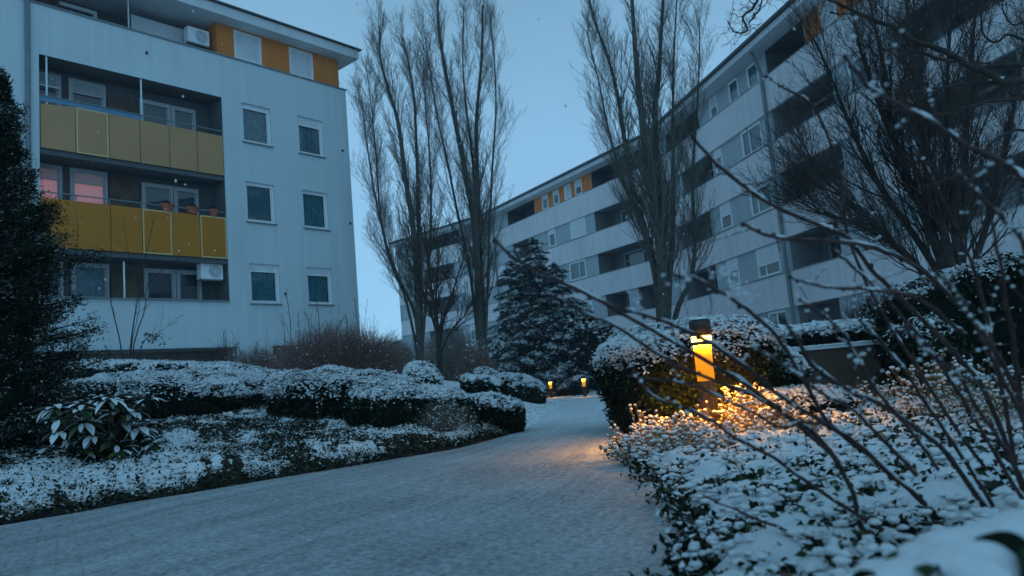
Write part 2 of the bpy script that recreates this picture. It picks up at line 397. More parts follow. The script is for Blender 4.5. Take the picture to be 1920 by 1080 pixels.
t4 = node('ShaderNodeTexNoise'); t4.inputs['Scale'].default_value = 36; t4.inputs['Detail'].default_value = 6; n_.links.new(tc_.outputs['Object'], t4.inputs['Vector'])
br = node('ShaderNodeTexBrick'); br.inputs['Scale'].default_value = 1.0; br.inputs['Brick Width'].default_value = .21; br.inputs['Row Height'].default_value = .105
br.inputs['Mortar Size'].default_value = .007; br.inputs['Color1'].default_value = (1, 1, 1, 1); br.inputs['Color2'].default_value = (.80, .80, .80, 1); br.inputs['Mortar'].default_value = (.55, .55, .55, 1)
n_.links.new(uv.outputs[0], br.inputs['Vector'])
def madd(a, b_, w1, w2, c=0.):
    x = node('ShaderNodeMath', operation='MULTIPLY'); x.inputs[1].default_value = w1; n_.links.new(a, x.inputs[0])
    y = node('ShaderNodeMath', operation='MULTIPLY_ADD'); y.inputs[1].default_value = w2; n_.links.new(b_, y.inputs[0]); n_.links.new(x.outputs[0], y.inputs[2])
    z = node('ShaderNodeMath', operation='ADD'); z.inputs[1].default_value = c; n_.links.new(y.outputs[0], z.inputs[0]); return z.outputs[0]
f1 = madd(t1.outputs['Fac'], t2.outputs['Fac'], .52, .40)
f2 = madd(t3.outputs['Fac'], t4.outputs['Fac'], 1.05, .85)
sepu = node('ShaderNodeSeparateXYZ'); n_.links.new(uv.outputs[0], sepu.inputs[0])
far_ = node('ShaderNodeMapRange'); far_.inputs[1].default_value = 13.5; far_.inputs[2].default_value = 20.; far_.inputs[3].default_value = 0.; far_.inputs[4].default_value = .46; n_.links.new(sepu.outputs['Y'], far_.inputs[0])   # paler farther along
f3 = madd(madd(f1, f2, 1., 1., -.23), far_.outputs[0], 1., 1.)
f4 = madd(f3, br.outputs['Color'], 1., .16, -.16)
rp = node('ShaderNodeValToRGB'); e = rp.color_ramp.elements; e[0].position = .86 / 2; e[1].position = 1.62 / 2
e[0].color = (.085, .09, .095, 1); e[1].color = (.66, .69, .72, 1)
k = e.new(1.22 / 2); k.color = (.34, .36, .375, 1)
hl = node('ShaderNodeMath', operation='MULTIPLY'); hl.inputs[1].default_value = .5; n_.links.new(f4, hl.inputs[0])
n_.links.new(hl.outputs[0], rp.inputs['Fac']); n_.links.new(rp.outputs['Color'], b_.inputs['Base Color'])
bp = node('ShaderNodeBump'); bp.inputs['Strength'].default_value = .5; bp.inputs['Distance'].default_value = .012
n_.links.new(f2, bp.inputs['Height']); n_.links.new(bp.outputs['Normal'], b_.inputs['Normal'])
NP, NC = 200, 14
L_ = resample(EDGE_L[::4], NP); R_ = resample(EDGE_R[::4], NP)
s_ = np.linspace(0, 1, NC)[None, :, None]
P2 = L_[:, None] * (1 - s_) + R_[:, None] * s_
flat = P2.reshape(-1, 2)
zz = -.0145 * np.clip(flat[:, 1] - 8, 0, 30) + .006 + .004 * fbm(np.stack([flat[:, 0], flat[:, 1], flat[:, 0] * 0], -1), .8)
V = np.concatenate([flat, zz[:, None]], 1)
k = (np.arange(NP - 1)[:, None] * NC + np.arange(NC - 1)[None]).ravel()
g = G(); g.add(V, np.stack([k, k + 1, k + NC + 1, k + NC], -1)); pth = g.build('path', PATHM, smooth=True); pth['kind'] = 'structure'
mid = P2.mean(1); cum = np.concatenate([[0], np.cumsum(np.linalg.norm(np.diff(mid, axis=0), axis=1))])
wid = np.linalg.norm(R_ - L_, axis=1)
UV = np.stack([(s_[0, :, 0][None] - .5) * wid[:, None], np.broadcast_to(cum[:, None], (NP, NC))], -1).reshape(-1, 2)
ul = pth.data.uv_layers.new(name='along'); li = np.empty(len(pth.data.loops), np.int32); pth.data.loops.foreach_get('vertex_index', li)
ul.data.foreach_set('uv', UV[li].astype(np.float32).ravel())

# a low wooded hill beyond the courtyard
g = G(); xs2 = np.linspace(-150, 70, 60); ys2 = np.linspace(150, 260, 12)
V, F = grid(xs2, ys2, lambda X, Y: -1 + 15.5 * np.sin(np.clip((Y - 150) / 110, 0, 1) * pi) * np.exp(-((X + 25) / 70) ** 2) + 1.0 * fbm(np.stack([X, Y, X * 0], -1), .1))
g.add(V, F); hl_ = g.build('hill', WALLLOW, smooth=True); hl_['kind'] = 'structure'

# ------------------------------------------------------------------ buildings
def frame_T(p0, ang):
    c, s = cos(ang), sin(ang)
    def T(V):
        V = np.asarray(V, float); return np.stack([p0[0] + V[..., 0] * c - V[..., 1] * s, p0[1] + V[..., 0] * s + V[..., 1] * c, V[..., 2]], -1)
    return T
def wall_holes(g, T, x0, x1, z0, z1, y, holes, m=0, mr=None):
    """front wall plane with openings: hole = (x0,x1,z0,z1,depth,material of reveals or None,material of back or None)"""
    X = sorted({x0, x1, *[h[0] for h in holes], *[h[1] for h in holes]}); Z = sorted({z0, z1, *[h[2] for h in holes], *[h[3] for h in holes]})
    X = [a for a in X if x0 <= a <= x1]; Z = [a for a in Z if z0 <= a <= z1]
    for a, b in zip(X[:-1], X[1:]):
        for c, d in zip(Z[:-1], Z[1:]):
            cx, cz = (a + b) / 2, (c + d) / 2
            if any(h[0] < cx < h[1] and h[2] < cz < h[3] for h in holes): continue
            g.quad([(a, y, c), (b, y, c), (b, y, d), (a, y, d)], m, T)
    for h in holes:
        a, b, c, d, dp = h[:5]; r = m if h[5] is None else h[5]; yb = y + dp
        g.quad([(a, y, c), (a, yb, c), (a, yb, d), (a, y, d)], r, T); g.quad([(b, y, c), (b, y, d), (b, yb, d), (b, yb, c)], r, T)
        g.quad([(a, y, d), (a, yb, d), (b, yb, d), (b, y, d)], r, T); g.quad([(a, y, c), (b, y, c), (b, yb, c), (a, yb, c)], r, T)
        if h[6] is not None: g.quad([(a, yb, c), (b, yb, c), (b, yb, d), (a, yb, d)], h[6], T)
def window(root, T, x0, x1, z0, z1, y, shut=0.0, mull=None, sill=True, curt=CURT, fw=.075, snow=True, dim=False):
    """white framed window as a part; pane, curtain, shutter and sill are its pieces"""
    g = G(); d = .06
    g.box(x0, x0 + fw, y, y + d, z0, z1, 0, T); g.box(x1 - fw, x1, y, y + d, z0, z1, 0, T)
    g.box(x0 + fw, x1 - fw, y, y + d, z0, z0 + fw, 0, T); g.box(x0 + fw, x1 - fw, y, y + d, z1 - fw * 1.6, z1, 0, T)
    if mull is not None:
        xm = x0 + (x1 - x0) * mull; g.box(xm - .035, xm + .035, y + .004, y + d - .004, z0 + fw, z1 - fw * 1.6, 0, T)
    # inner casement
    i = fw + .012; q = .035
    for a, b, c, e_ in ((x0 + i, x0 + i + q, z0 + i, z1 - i * 1.5), (x1 - i - q, x1 - i, z0 + i, z1 - i * 1.5)): g.box(a, b, y + .02, y + .05, c, e_, 0, T)
    g.box(x0 + i + q, x1 - i - q, y + .02, y + .05, z0 + i, z0 + i + q, 0, T)
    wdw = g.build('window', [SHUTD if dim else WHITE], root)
    if shut < .97:
        g = G(); g.quad([(x0 + fw, y + .035, z0 + fw), (x1 - fw, y + .035, z0 + fw), (x1 - fw, y + .035, z1 - fw), (x0 + fw, y + .035, z1 - fw)], 0, T); g.build('pane', [GLASS], wdw)
        if curt is not None:
            g = G(); xs_ = np.linspace(x0 + fw, x1 - fw, 25); yy = y + .13 + .02 * np.sin(np.arange(25) * 2.1)
            V = np.stack([np.tile(xs_, 2), np.tile(yy, 2), np.repeat([z0 + fw, z1 - fw], 25)], -1); k = np.arange(24)
            g.add(T(V), np.stack([k, k + 1, k + 26, k + 25], -1)); g.build('curtain', [curt], wdw)
    if shut > 0:
        zb = z1 - fw * 1.2 - (z1 - z0 - fw * 2) * shut
        g = G(); ns = max(2, int((z1 - zb) / .055))
        zl = np.linspace(zb, z1 - .01, ns + 1)
        for a, b in zip(zl[:-1], zl[1:]):
            V = T(np.array([(x0 + fw * .7, y - .012, a), (x1 - fw * .7, y - .012, a), (x1 - fw * .7, y - .002, b - .008), (x0 + fw * .7, y - .002, b - .008)])); g.add(V, [[0, 1, 2, 3]])
        g.box(x0 + fw * .7, x1 - fw * .7, y - .02, y + .018, zb - .03, zb, 0, T)
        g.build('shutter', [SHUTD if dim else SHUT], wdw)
    if sill:
        g = G(); g.box(x0 - .02, x1 + .02, y - .17, y - .002, z0 - .045, z0 - .004, 0, T)
        if snow: g.box(x0 - .01, x1 + .01, y - .165, y - .02, z0 - .0035, z0 + .012, 1, T)
        g.build('sill', [METAL, SNOW], wdw)
    return wdw
def lump_tube(root, name, T, pts, r, mats, sides=10):
    g = G(); tubes(g, T(np.array(pts, float)), np.full(len(pts), r), sides, cap=True); return g.build(name, mats, root, smooth=True)

# ---- left block
LB0 = at(660, 400, 30.0); LB0[2] = 0
TL = frame_T(LB0, radians(49))
lb = empty('apartment_building', (LB0[0], LB0[1], T1(LB0[0], LB0[1])))
tag(lb, 'pale apartment block with ochre balcony panels and white square windows, left of the poplars', 'building')
ZP = 13.28
WIN_L = [(-4.72, -3.52, 10.18, 11.68), (-2.36, -1.18, 10.16, 11.68), (-4.70, -3.51, 7.17, 8.68), (-2.33, -1.15, 7.17, 8.68), (-4.68, -3.47, 4.17, 5.63), (-2.31, -1.16, 4.18, 5.63)]
g = G()
holes = [(*wn, .20, None, None) for wn in WIN_L]
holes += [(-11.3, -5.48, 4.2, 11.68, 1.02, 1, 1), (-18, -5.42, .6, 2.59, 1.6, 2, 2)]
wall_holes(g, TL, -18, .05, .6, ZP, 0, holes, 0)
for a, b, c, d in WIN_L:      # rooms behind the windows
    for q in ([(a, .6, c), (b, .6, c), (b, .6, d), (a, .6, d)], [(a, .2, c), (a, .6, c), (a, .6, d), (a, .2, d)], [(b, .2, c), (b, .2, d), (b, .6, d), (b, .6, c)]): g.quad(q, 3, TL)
# side wall, rear, set back top storey
g.quad([(.05, 0, .6), (.05, 12, .6), (.05, 12, ZP), (.05, 0, ZP)], 0, TL); g.quad([(-18, 12, .6), (.05, 12, .6), (.05, 12, 14.6), (-18, 12, 14.6)], 0, TL)
g.quad([(-18, 0, ZP), (.05, 0, ZP), (.05, 12, ZP), (-18, 12, ZP)], 1, TL)
# loggia floors / ceilings
for z in (8.70, 5.68): g.box(-11.298, -5.482, .04, 1.018, z - .13, z + .03, 1, TL)
g.build('wall', [WALL_L, LOGGIA, PINKW, ROOM], lb)
g = G(); top = [(-4.82, -3.68, 13.36, 14.56), (-2.48, -1.37, 13.34, 14.56)]
wall_holes(g, TL, -5.5, -.14, ZP + .002, 14.62, .15, [(*t_, .1, None, 1) for t_ in top], 0)
g.quad([(-5.5, .15, ZP), (-5.5, 1.8, ZP), (-5.5, 1.8, 14.62), (-5.5, .15, 14.62)], 0, TL); g.quad([(-.14, .15, ZP), (-.14, 11, ZP), (-.14, 11, 14.62), (-.14, .15, 14.62)], 0, TL)
g.build('top_storey_wall', [ORANGE, ROOM], lb)
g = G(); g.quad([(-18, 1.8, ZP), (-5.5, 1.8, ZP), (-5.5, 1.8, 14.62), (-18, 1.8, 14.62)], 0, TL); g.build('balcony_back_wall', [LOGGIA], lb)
g = G(); g.box(-18, .09, -.05, .13, ZP + .001, ZP + .05, 0, TL); g.build('parapet_coping', [PIPE], lb)
for k, t_ in enumerate(top): window(lb, TL, *t_, .17, shut=.93, curt=None, snow=True)
for k, wn in enumerate(WIN_L):
    window(lb, TL, *wn, .10, shut=[.05, .17, 0, 0, .13, .15][k], curt=[CURT, CURT, CURT, CURT_T, CURT_T, CURT_T][k])
# roof with eaves
g = G(); o_ = .62
g.box(-18, -.14 + o_, .15 - o_, 11.6, 14.62, 15.0, 0, TL); g.build('eaves', [FASC], lb)
g = G()
xo, yo = -.14 + o_ + .12, .15 - o_ - .12
P_ = [(-18, yo, 15.005), (xo, yo, 15.005), (xo, 11.8, 15.005), (-18, 11.8, 15.005)]
Q_ = [(-18, yo + .02, 15.10), (xo - .02, yo + .02, 15.06), (xo - .02, 11.7, 15.06), (-18, 11.7, 15.06)]
S_ = [(-18, 5.8, 16.6), (-6, 5.8, 16.6)]
V = TL(np.array(P_ + Q_ + S_)); g.add(V, [[0, 3, 2, 1], [0, 1, 5, 4], [1, 2, 6, 5], [4, 5, 9, 8], [7, 8, 9, 6]]); g.add(V, [[5, 6, 9]])
g.build('roof', [ROOFD], lb)
lump_tube(lb, 'drainpipe', TL, [(-11.62, -.09, .6), (-11.62, -.09, 8), (-11.62, -.09, 13.2), (-11.62, -.09, 14.9)], .075, [PIPE])
# balconies
for zt, zb, M_, fr in ((10.2, 8.74, OCHRE_A, (1,)), (7.2, 5.72, OCHRE_B, (3, 5))):
    xs_ = np.linspace(-11.28, -5.5, 7)
    for i in range(6):
        g = G(); a, b = xs_[i] + .012, xs_[i + 1] - .012
        sag = -.10 if (i == 0 and zt > 9) else 0
        V = TL(np.array([(xx_, y, z) for y in (-.03, -.005) for (xx_, z) in ((a, zb), (b, zb), (b, zt), (a, zt + sag))]))
        g.add(V, [[0, 1, 2, 3], [4, 7, 6, 5], [0, 3, 7, 4], [1, 5, 6, 2], [3, 2, 6, 7], [0, 4, 5, 1]], 0)
        if i in fr:
            e_ = .045
            for q in ((a, a + e_, zb, zt), (b - e_, b, zb, zt), (a + e_, b - e_, zb, zb + e_), (a + e_, b - e_, zt - e_, zt)): g.box(q[0], q[1], -.036, -.031, q[2], q[3], 1, TL)
        g.build('balcony_panel', [M_, CREAM], lb)
    g = G(); rz = zt + .19
    tubes(g, TL(np.array([(-11.28, .0, rz), (-8, .0, rz), (-5.5, .0, rz)])), np.full(3, .022), 8)
    for x in xs_: tubes(g, TL(np.array([(x, .02, zb), (x, .02, (zb + zt) / 2), (x, .02, rz)])), np.full(3, .014), 6)
    rl = g.build('railing', [METAL], lb, smooth=True)
    if zt > 9: g = G(); g.box(-11.26, -8.3, .015, .022, zt + .02, zt + .17, 0, TL); g.build('screen_strip', [BLUEGL], rl)
for x in (-11.08, -8.28):
    lump_tube(lb, 'balcony_post', TL, [(x, .06, 8.74), (x, .06, 10), (x, .06, 11.67)], .028, [SHUT], 8)
lump_tube(lb, 'awning_post', TL, [(-8.9, .2, 4.22), (-8.9, .2, 5), (-8.9, .2, 5.45)], .03, [SHUT], 8)
lump_tube(lb, 'washing_bar', TL, [(-11.2, .7, 11.0), (-10.9, .7, 11.0), (-10.55, .7, 11.0)], .03, [SHUT], 8)
g = G(); g.box(-11.26, -5.5, -.10, .0, 4.2, 4.24, 0, TL); g.build('parapet_ledge', [METAL], lb)
# glazed doors and windows at the back of the loggias
for (zf, lit) in ((8.74, 0), (5.72, 1), (4.2, 2)):
    hi = (2.78 if zf < 6 else 2.5) if zf > 5 else 1.22
    zt_ = {0: (11.5, 11.32), 1: (8.52, 8.36), 2: (5.46, 5.40)}[lit]
    for i, (a, b) in enumerate(((-11.2, -10.43), (-10.21, -9.1), (-8.01, -6.96), (-6.93, -6.05))):
        z0_ = zf + (.06 if (i == 3 or zf < 5) else .85); z1_ = zt_[0] if i < 2 else zt_[1]
        c_ = PINKC if (lit == 1 and i < 2) else (CURT if lit == 2 and i < 2 else None)
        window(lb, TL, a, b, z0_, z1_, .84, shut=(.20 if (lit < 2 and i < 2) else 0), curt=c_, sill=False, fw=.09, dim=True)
    g = G(); g.box(-9.0, -8.1, .975, 1.015, zf + .03, zf + hi, 0, TL); g.build('brown_wall_panel', [BROWN], lb)
window(lb, TL, -10.3, -9.0, ZP + .35, 14.5, 1.72, curt=PINKD, sill=False, fw=.08)
g = G(); g.box(-8.2, -5.9, .9, .93, ZP + .05, 14.35, 0, TL); g.build('sun_screen', [FASC], lb)
lump_tube(lb, 'screen_post', TL, [(-8.45, .5, ZP), (-8.45, .5, 14), (-8.45, .5, 14.6)], .025, [SHUT], 8)
g = G(); g.box(-12.5, -10.2, 1.65, 1.78, ZP, 14.5, 0, TL); g.build('brown_wall_panel', [BROWN], lb)
g = G(); g.box(-17, -9.0, 1.56, 1.59, .7, 2.3, 0, TL); g.box(-8.0, -5.6, .6, .63, .7, 2.15, 1, TL); g.build('plinth_cladding', [BROWN, DARKWALL], lb)
g = G(); g.box(-18, -5.4, -.03, .0, 2.56, 2.62, 0, TL); g.build('drip_edge', [ROOFD], lb)
g = G(); g.box(-3.9, -2.2, -.05, .02, 2.1, 2.62, 0, TL); g.build('vent_box', [BROWN], lb)
for (x, z) in ((-8.1, 12.62), (-.3, 10.6), (-.14, 7.55), (-3.28, 4.55)):
    g = G(); blobs(g, TL(np.array([[x, -.03, z]])), [[.05, .05, .05]], 0, 1, .05); g.build('wall_vent', [CAPBLK], lb)

def pots(T, xs_, z, lab):
    for i, x in enumerate(xs_):
        g = G(); a = np.linspace(0, 2 * pi, 13)[:-1]
        V = []
        for (r, h) in ((.10, 0), (.155, .2), (.17, .2), (.17, .24), (.14, .24), (.13, .18)): V += [(x + r * cos(t) * (1.5 if i < 2 else 1), -.0 + r * sin(t), z + h) for t in a]
        k = np.arange(12); F = np.concatenate([np.stack([k + 12 * j, (k + 1) % 12 + 12 * j, (k + 1) % 12 + 12 * j + 12, k + 12 * j + 12], -1) for j in range(5)])
        g.add(T(np.array(V)), F); g.add(T(np.array(V[-12:])), [list(range(12))]); g.add(T(np.array(V[:12])), [list(range(12))[::-1]])
        base = T(np.array([[x, 0, z]]))[0]
        p = g.build('flower_pot', [TERRA], loc=base, smooth=False)
        tag(p, lab[i], 'flower pot', 'flower pots on the balcony rail')
        h = G(); C = T(np.array([[x, 0, z + .27]])) + rng.normal(size=(40, 3)) * [.08, .08, .05]; leafquads(h, C, unit(rng.normal(size=(40, 3))), .05, 0)
        h.build('plant', [LEAF_D], p)
pots(TL, (-7.55, -6.7, -5.95), 7.21, ['terracotta trough on the lower balcony rail, leftmost of three', 'terracotta trough on the lower balcony rail, middle of three', 'small round terracotta pot on the lower balcony rail nearest the wall corner'])
def aircon(T, x, y, z, lab):
    base = T(np.array([[x, y, z]]))[0]
    g = G(); g.box(x - .4, x + .4, y - .15, y + .15, z, z + .56, 0, T); o = g.build('air_conditioner', [SHUT], loc=base)
    tag(o, lab, 'air conditioner', 'outdoor air conditioners')
    g = G(); a = np.linspace(0, 2 * pi, 25)
    for r in (.21, .16, .11, .06): tubes(g, T(np.stack([x + .1 + r * np.cos(a), np.full(25, y - .165), z + .28 + r * np.sin(a)], -1)), np.full(25, .008), 4)
    g.build('fan_grille', [METAL], o)
    g = G(); g.box(x + .401, x + .42, y - .10, y + .12, z + .1, z + .45, 0, T); g.build('side_cover', [WHITE], o)
    g = G(); g.box(x - .38, x + .38, y - .14, y + .14, z - .05, z - .002, 0, T); g.build('bracket', [METAL], o)
aircon(TL, -6.05, .55, 13.72, 'white air conditioner under the eaves on the top balcony beside orange wall')
aircon(TL, -5.98, .35, 5.02, 'white air conditioner under the lower yellow balcony beside the corner')

# ---- right block: three straight wings meeting at blunt corners
S11 = 1.10
rb0 = at(1463, 388, 33.0); rb0[2] = 0
TB = frame_T(rb0, radians(-78))                       # x to the right of the picture (towards the camera), y into the block
rb = empty('apartment_building', (rb0[0], rb0[1], T1(rb0[0], rb0[1])))
tag(rb, 'long angled apartment block with grey window strips and dark loggias on the right', 'building')
PZ = [4.37, 7.36, 10.33, 13.38]; TZ = [2.80, 5.87, 8.80, 11.74]
LB_ = 12.0
ca = TB(np.array([[-LB_, 0, 0]]))[0]; TA = frame_T(ca, radians(-58.9))          # its own x: 0 at the corner, negative to the left
LA_ = 22.0
cd = TA(np.array([[-LA_, 0, 0]]))[0]; TD = frame_T(cd, radians(-42.9))
def wing(T, x0, x1, strips, top, wins, body_mats=None):
    """strips: floor -> list of loggia spans; top: (orange spans, loggia spans); wins: list of (floor, x0, x1, shut, mull, curt)"""
    g = G()
    segs = [(.2, TZ[0], 0)] + [(PZ[i], TZ[i + 1], i + 1) for i in range(3)]
    bands = [(TZ[i], PZ[i]) for i in range(4)]
    for (a, b) in bands: g.quad([(x0, 0, a), (x1, 0, a), (x1, 0, b), (x0, 0, b)], 0, T); g.quad([(x0, 0, b), (x1, 0, b), (x1, .14, b), (x0, .14, b)], 0, T); g.quad([(x0, 0, a), (x0, .14, a), (x1, .14, a), (x1, 0, a)], 0, T)
    g.quad([(x0, 10, .2), (x1, 10, .2), (x1, 10, 14.6), (x0, 10, 14.6)], 0, T)
    g.build('wall_band', [WALL_R], rb)
    g = G()
    for (z0, z1, f) in segs:
        hs = [(a, b, z0, z1, 1.5, 1, 1) for a, b in strips.get(f, [])]
        ws = [(w_[1], w_[2], z0 + .04, z1 - .02, .55, 2, 2) for w_ in wins if w_[0] == f]
        wall_holes(g, T, x0, x1, z0, z1, .14, hs + ws, 0)
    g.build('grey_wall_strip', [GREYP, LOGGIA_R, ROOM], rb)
    # top storey
    g = G(); z0, z1 = PZ[3], 14.62
    cuts = sorted({x0, x1, *[q for s in top[0] + top[1] for q in s]})
    for a, b in zip(cuts[:-1], cuts[1:]):
        c_ = (a + b) / 2
        if any(s[0] < c_ < s[1] for s in top[1]):
            wall_holes(g, T, a, b, z0, z1, .2, [(a, b, z0, z1, 1.6, 1, 1)], 0); continue
        m_ = 2 if any(s[0] < c_ < s[1] for s in top[0]) else 0
        wall_holes(g, T, a, b, z0, z1, .2, [(w_[1], w_[2], z0 + .03, z1 - .05, .3, 3, 3) for w_ in wins if w_[0] == 4 and a < (w_[1] + w_[2]) / 2 < b], m_)
    g.build('top_storey_wall', [GREYP, LOGGIA, ORANGE, ROOM], rb)
    for (f, a, b, sh, mu, cu) in wins:
        if f == 4: window(rb, T, a, b, PZ[3] + .05, 14.55, .17, shut=sh, mull=mu, curt=cu, sill=False)
        elif f == 0: window(rb, T, a, b, 1.0, TZ[0] - .03, .17, shut=sh, mull=mu, curt=cu, sill=False)
        else: window(rb, T, a, b, PZ[f - 1] + .05, TZ[f] - .03, .12, shut=sh, mull=mu, curt=cu, sill=True)
    # loggia back doors
    for f, sp in strips.items():
        for a, b in sp:
            z0 = PZ[f - 1] if f > 0 else .4; w_ = (b - a)
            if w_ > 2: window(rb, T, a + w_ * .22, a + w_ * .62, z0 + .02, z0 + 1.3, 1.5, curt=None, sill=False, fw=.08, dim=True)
    g = G(); g.box(x0, x1, -.7, .19, 14.622, 14.90, 0, T); g.quad([(x0, .19, 14.621), (x1, .19, 14.621), (x1, 2.0, 14.621), (x0, 2.0, 14.621)], 0, T); g.build('eaves', [FASC], rb)
    g = G(); V = T(np.array([(x0, -.86, 14.905), (x1, -.86, 14.905), (x1, -.84, 15.06), (x0, -.84, 15.06), (x1, 5, 16.4), (x0, 5, 16.4), (x1, 10.2, 15), (x0, 10.2, 15)])); g.add(V, [[0, 1, 2, 3], [3, 2, 4, 5], [5, 4, 6, 7], [0, 7, 6, 1]]); g.build('roof', [ROOFD], rb)
    g = G()
    for z in PZ: g.box(x0, x1, -.025, .0, z - .035, z + .006, 0, T)
    g.build('coping', [PIPE], rb)
wing(TB, -LB_, 26, {1: [(-10.9, -7.0), (.15, 3.6), (8.2, 12.5), (17, 21)], 2: [(-10.9, -6.9), (.15, 4.5), (8, 12.6), (17, 21)], 3: [(-9.8, -5.95), (.15, 4.5), (8, 12.6), (17, 21)], 0: [(-10.5, -6.5), (.12, 3.0), (8, 12)]},
     ([(3.15, 7.3)], [(-11.5, -7.0), (.1, 3.1), (8, 12.5)]),
     [(3, -5.6, -4.85, .3, None, CURT), (3, -2.75, -.9, .0, .4, CURT), (2, -5.75, -4.6, .45, None, None), (2, -2.65, -.72, .05, .35, CURT_T), (1, -5.7, -4.6, .4, None, CURT), (1, -2.75, -.8, .58, .38, None),
      (0, -5.75, -4.8, .35, None, CURT), (0, -2.5, -.9, 0, .5, CURT), (0, 4.4, 5.4, 0, None, CURT), (4, -5.6, -4.75, .5, None, None), (4, -3.45, -2.5, 0, None, CURT), (4, -1.6, -.6, 0, None, CURT_T), (4, 4.3, 5.3, .9, None, None),
      (1, 5.4, 6.6, .2, None, CURT), (2, 5.4, 6.6, 1., None, None), (3, 5.5, 6.7, .1, None, CURT), (1, 13.8, 15.2, .2, None, CURT), (2, 13.8, 15.4, .6, .4, None), (3, 13.8, 15.4, .1, .4, CURT)])
wing(TA, -LA_, 0, {1: [(-19, -16), (-7., -4.6), (-3.6, -1.2)], 2: [(-18.6, -16), (-7.45, -2.2)], 3: [(-18.6, -16), (-7.35, -2.)], 0: [(-18, -14), (-9, -5)]},
     ([(-14.85, -7.4)], [(-19.1, -14.9), (-7.35, -1.0)]),
     [(4, -13.75, -12.9, .25, None, CURT), (4, -12.2, -11.4, .3, None, CURT_T), (4, -10.7, -9.85, 1., None, None), (4, -9.35, -8.5, .45, None, None), (3, -10.3, -8.45, 1., None, None), (3, -13.2, -12.3, .2, None, CURT),
      (2, -10.9, -8.9, .0, .6, CURT), (2, -13.5, -12.4, .3, None, CURT), (1, -10.4, -8.6, .2, .5, CURT), (3, -1.7, -.6, .0, None, PINKD), (1, -13.4, -12.2, .2, None, CURT)])
wing(TD, -13.0, 0, {1: [(-9, -5)], 2: [(-9, -5)], 3: [(-9, -5)]}, ([], [(-9, -4)]), [(3, -3.5, -2.3, .3, None, CURT), (2, -3.5, -2.3, .3, None, CURT), (1, -3.5, -2.3, .3, None, CURT)])
g = G(); g.quad([(-13, 0, .2), (-13, 10, .2), (-13, 10, 14.6), (-13, 0, 14.6)], 0, TD); g.build('end_wall', [WALL_R], rb)
for x in (0.0,): lump_tube(rb, 'drainpipe', TB, [(x, -.10, .3), (x, -.10, 5), (x, -.10, 10), (x, -.10, 13.6), (x, -.5, 14.88)], .085, [PIPE])
for x in (-21.2, ): lump_tube(rb, 'drainpipe', TA, [(x, -.10, .3), (x, -.10, 5), (x, -.10, 10), (x, -.10, 14.5)], .08, [PIPE])
g = G(); g.box(-9.0, -8.2, -.05, -.004, 3.1, 3.2, 0, TB); g.build('wall_light', [CAPBLK], rb)

# ------------------------------------------------------------------ hedges and low planting
def XY(px, y, py=700): return float(at(px, py, y)[0])
def super_pts(n, a, b, h, p, over, nz_amp, seed_off):
    """points and normals on a clipped bush shape standing on z=0"""
    zc, hu, hd = .42 * h, .58 * h, .85 * h
    A = np.array([4 * a * b, 2 * a * h, 2 * a * h, 2 * b * h, 2 * b * h]); face = rng.choice(5, n, p=A / A.sum())
    u, v = rng.uniform(-1, 1, n), rng.uniform(-1, 1, n)
    D = np.empty((n, 3))
    D[:, 0] = np.where(face == 3, a, np.where(face == 4, -a, u * a)); D[:, 1] = np.where(face == 1, b, np.where(face == 2, -b, np.where(face == 0, v * b, u * b)))
    D[:, 2] = np.where(face == 0, hu, v * np.where(v > 0, hu, hd * .55))
    hz = np.where(D[:, 2] > 0, hu, hd)
    r = (np.abs(D[:, 0] / a) ** p + np.abs(D[:, 1] / b) ** p + np.abs(D[:, 2] / hz) ** p) ** (-1 / p)
    Q = D * r[:, None]
    N = np.stack([np.sign(Q[:, 0]) * np.abs(Q[:, 0] / a) ** (p - 1) / a, np.sign(Q[:, 1]) * np.abs(Q[:, 1] / b) ** (p - 1) / b, np.sign(Q[:, 2]) * np.abs(Q[:, 2] / hz) ** (p - 1) / hz], -1)
    N = unit(N)
    Q = Q * (1 + nz_amp * fbm(Q + seed_off, 1.6))[:, None]
    Q[:, :2] *= (1 + over * np.clip((Q[:, 2] + zc) / h - .5, -.5, .6))[:, None]
    Q[:, 2] += zc
    return Q, N
def place(Q, N, cx, cy, rot, z0=None):
    c, s = cos(rot), sin(rot)
    P = np.stack([cx + Q[:, 0] * c - Q[:, 1] * s, cy + Q[:, 0] * s + Q[:, 1] * c, Q[:, 2]], -1)
    M = np.stack([N[:, 0] * c - N[:, 1] * s, N[:, 0] * s + N[:, 1] * c, N[:, 2]], -1)
    P[:, 2] += terrain(P[:, 0], P[:, 1]) if z0 is None else z0
    return P, M
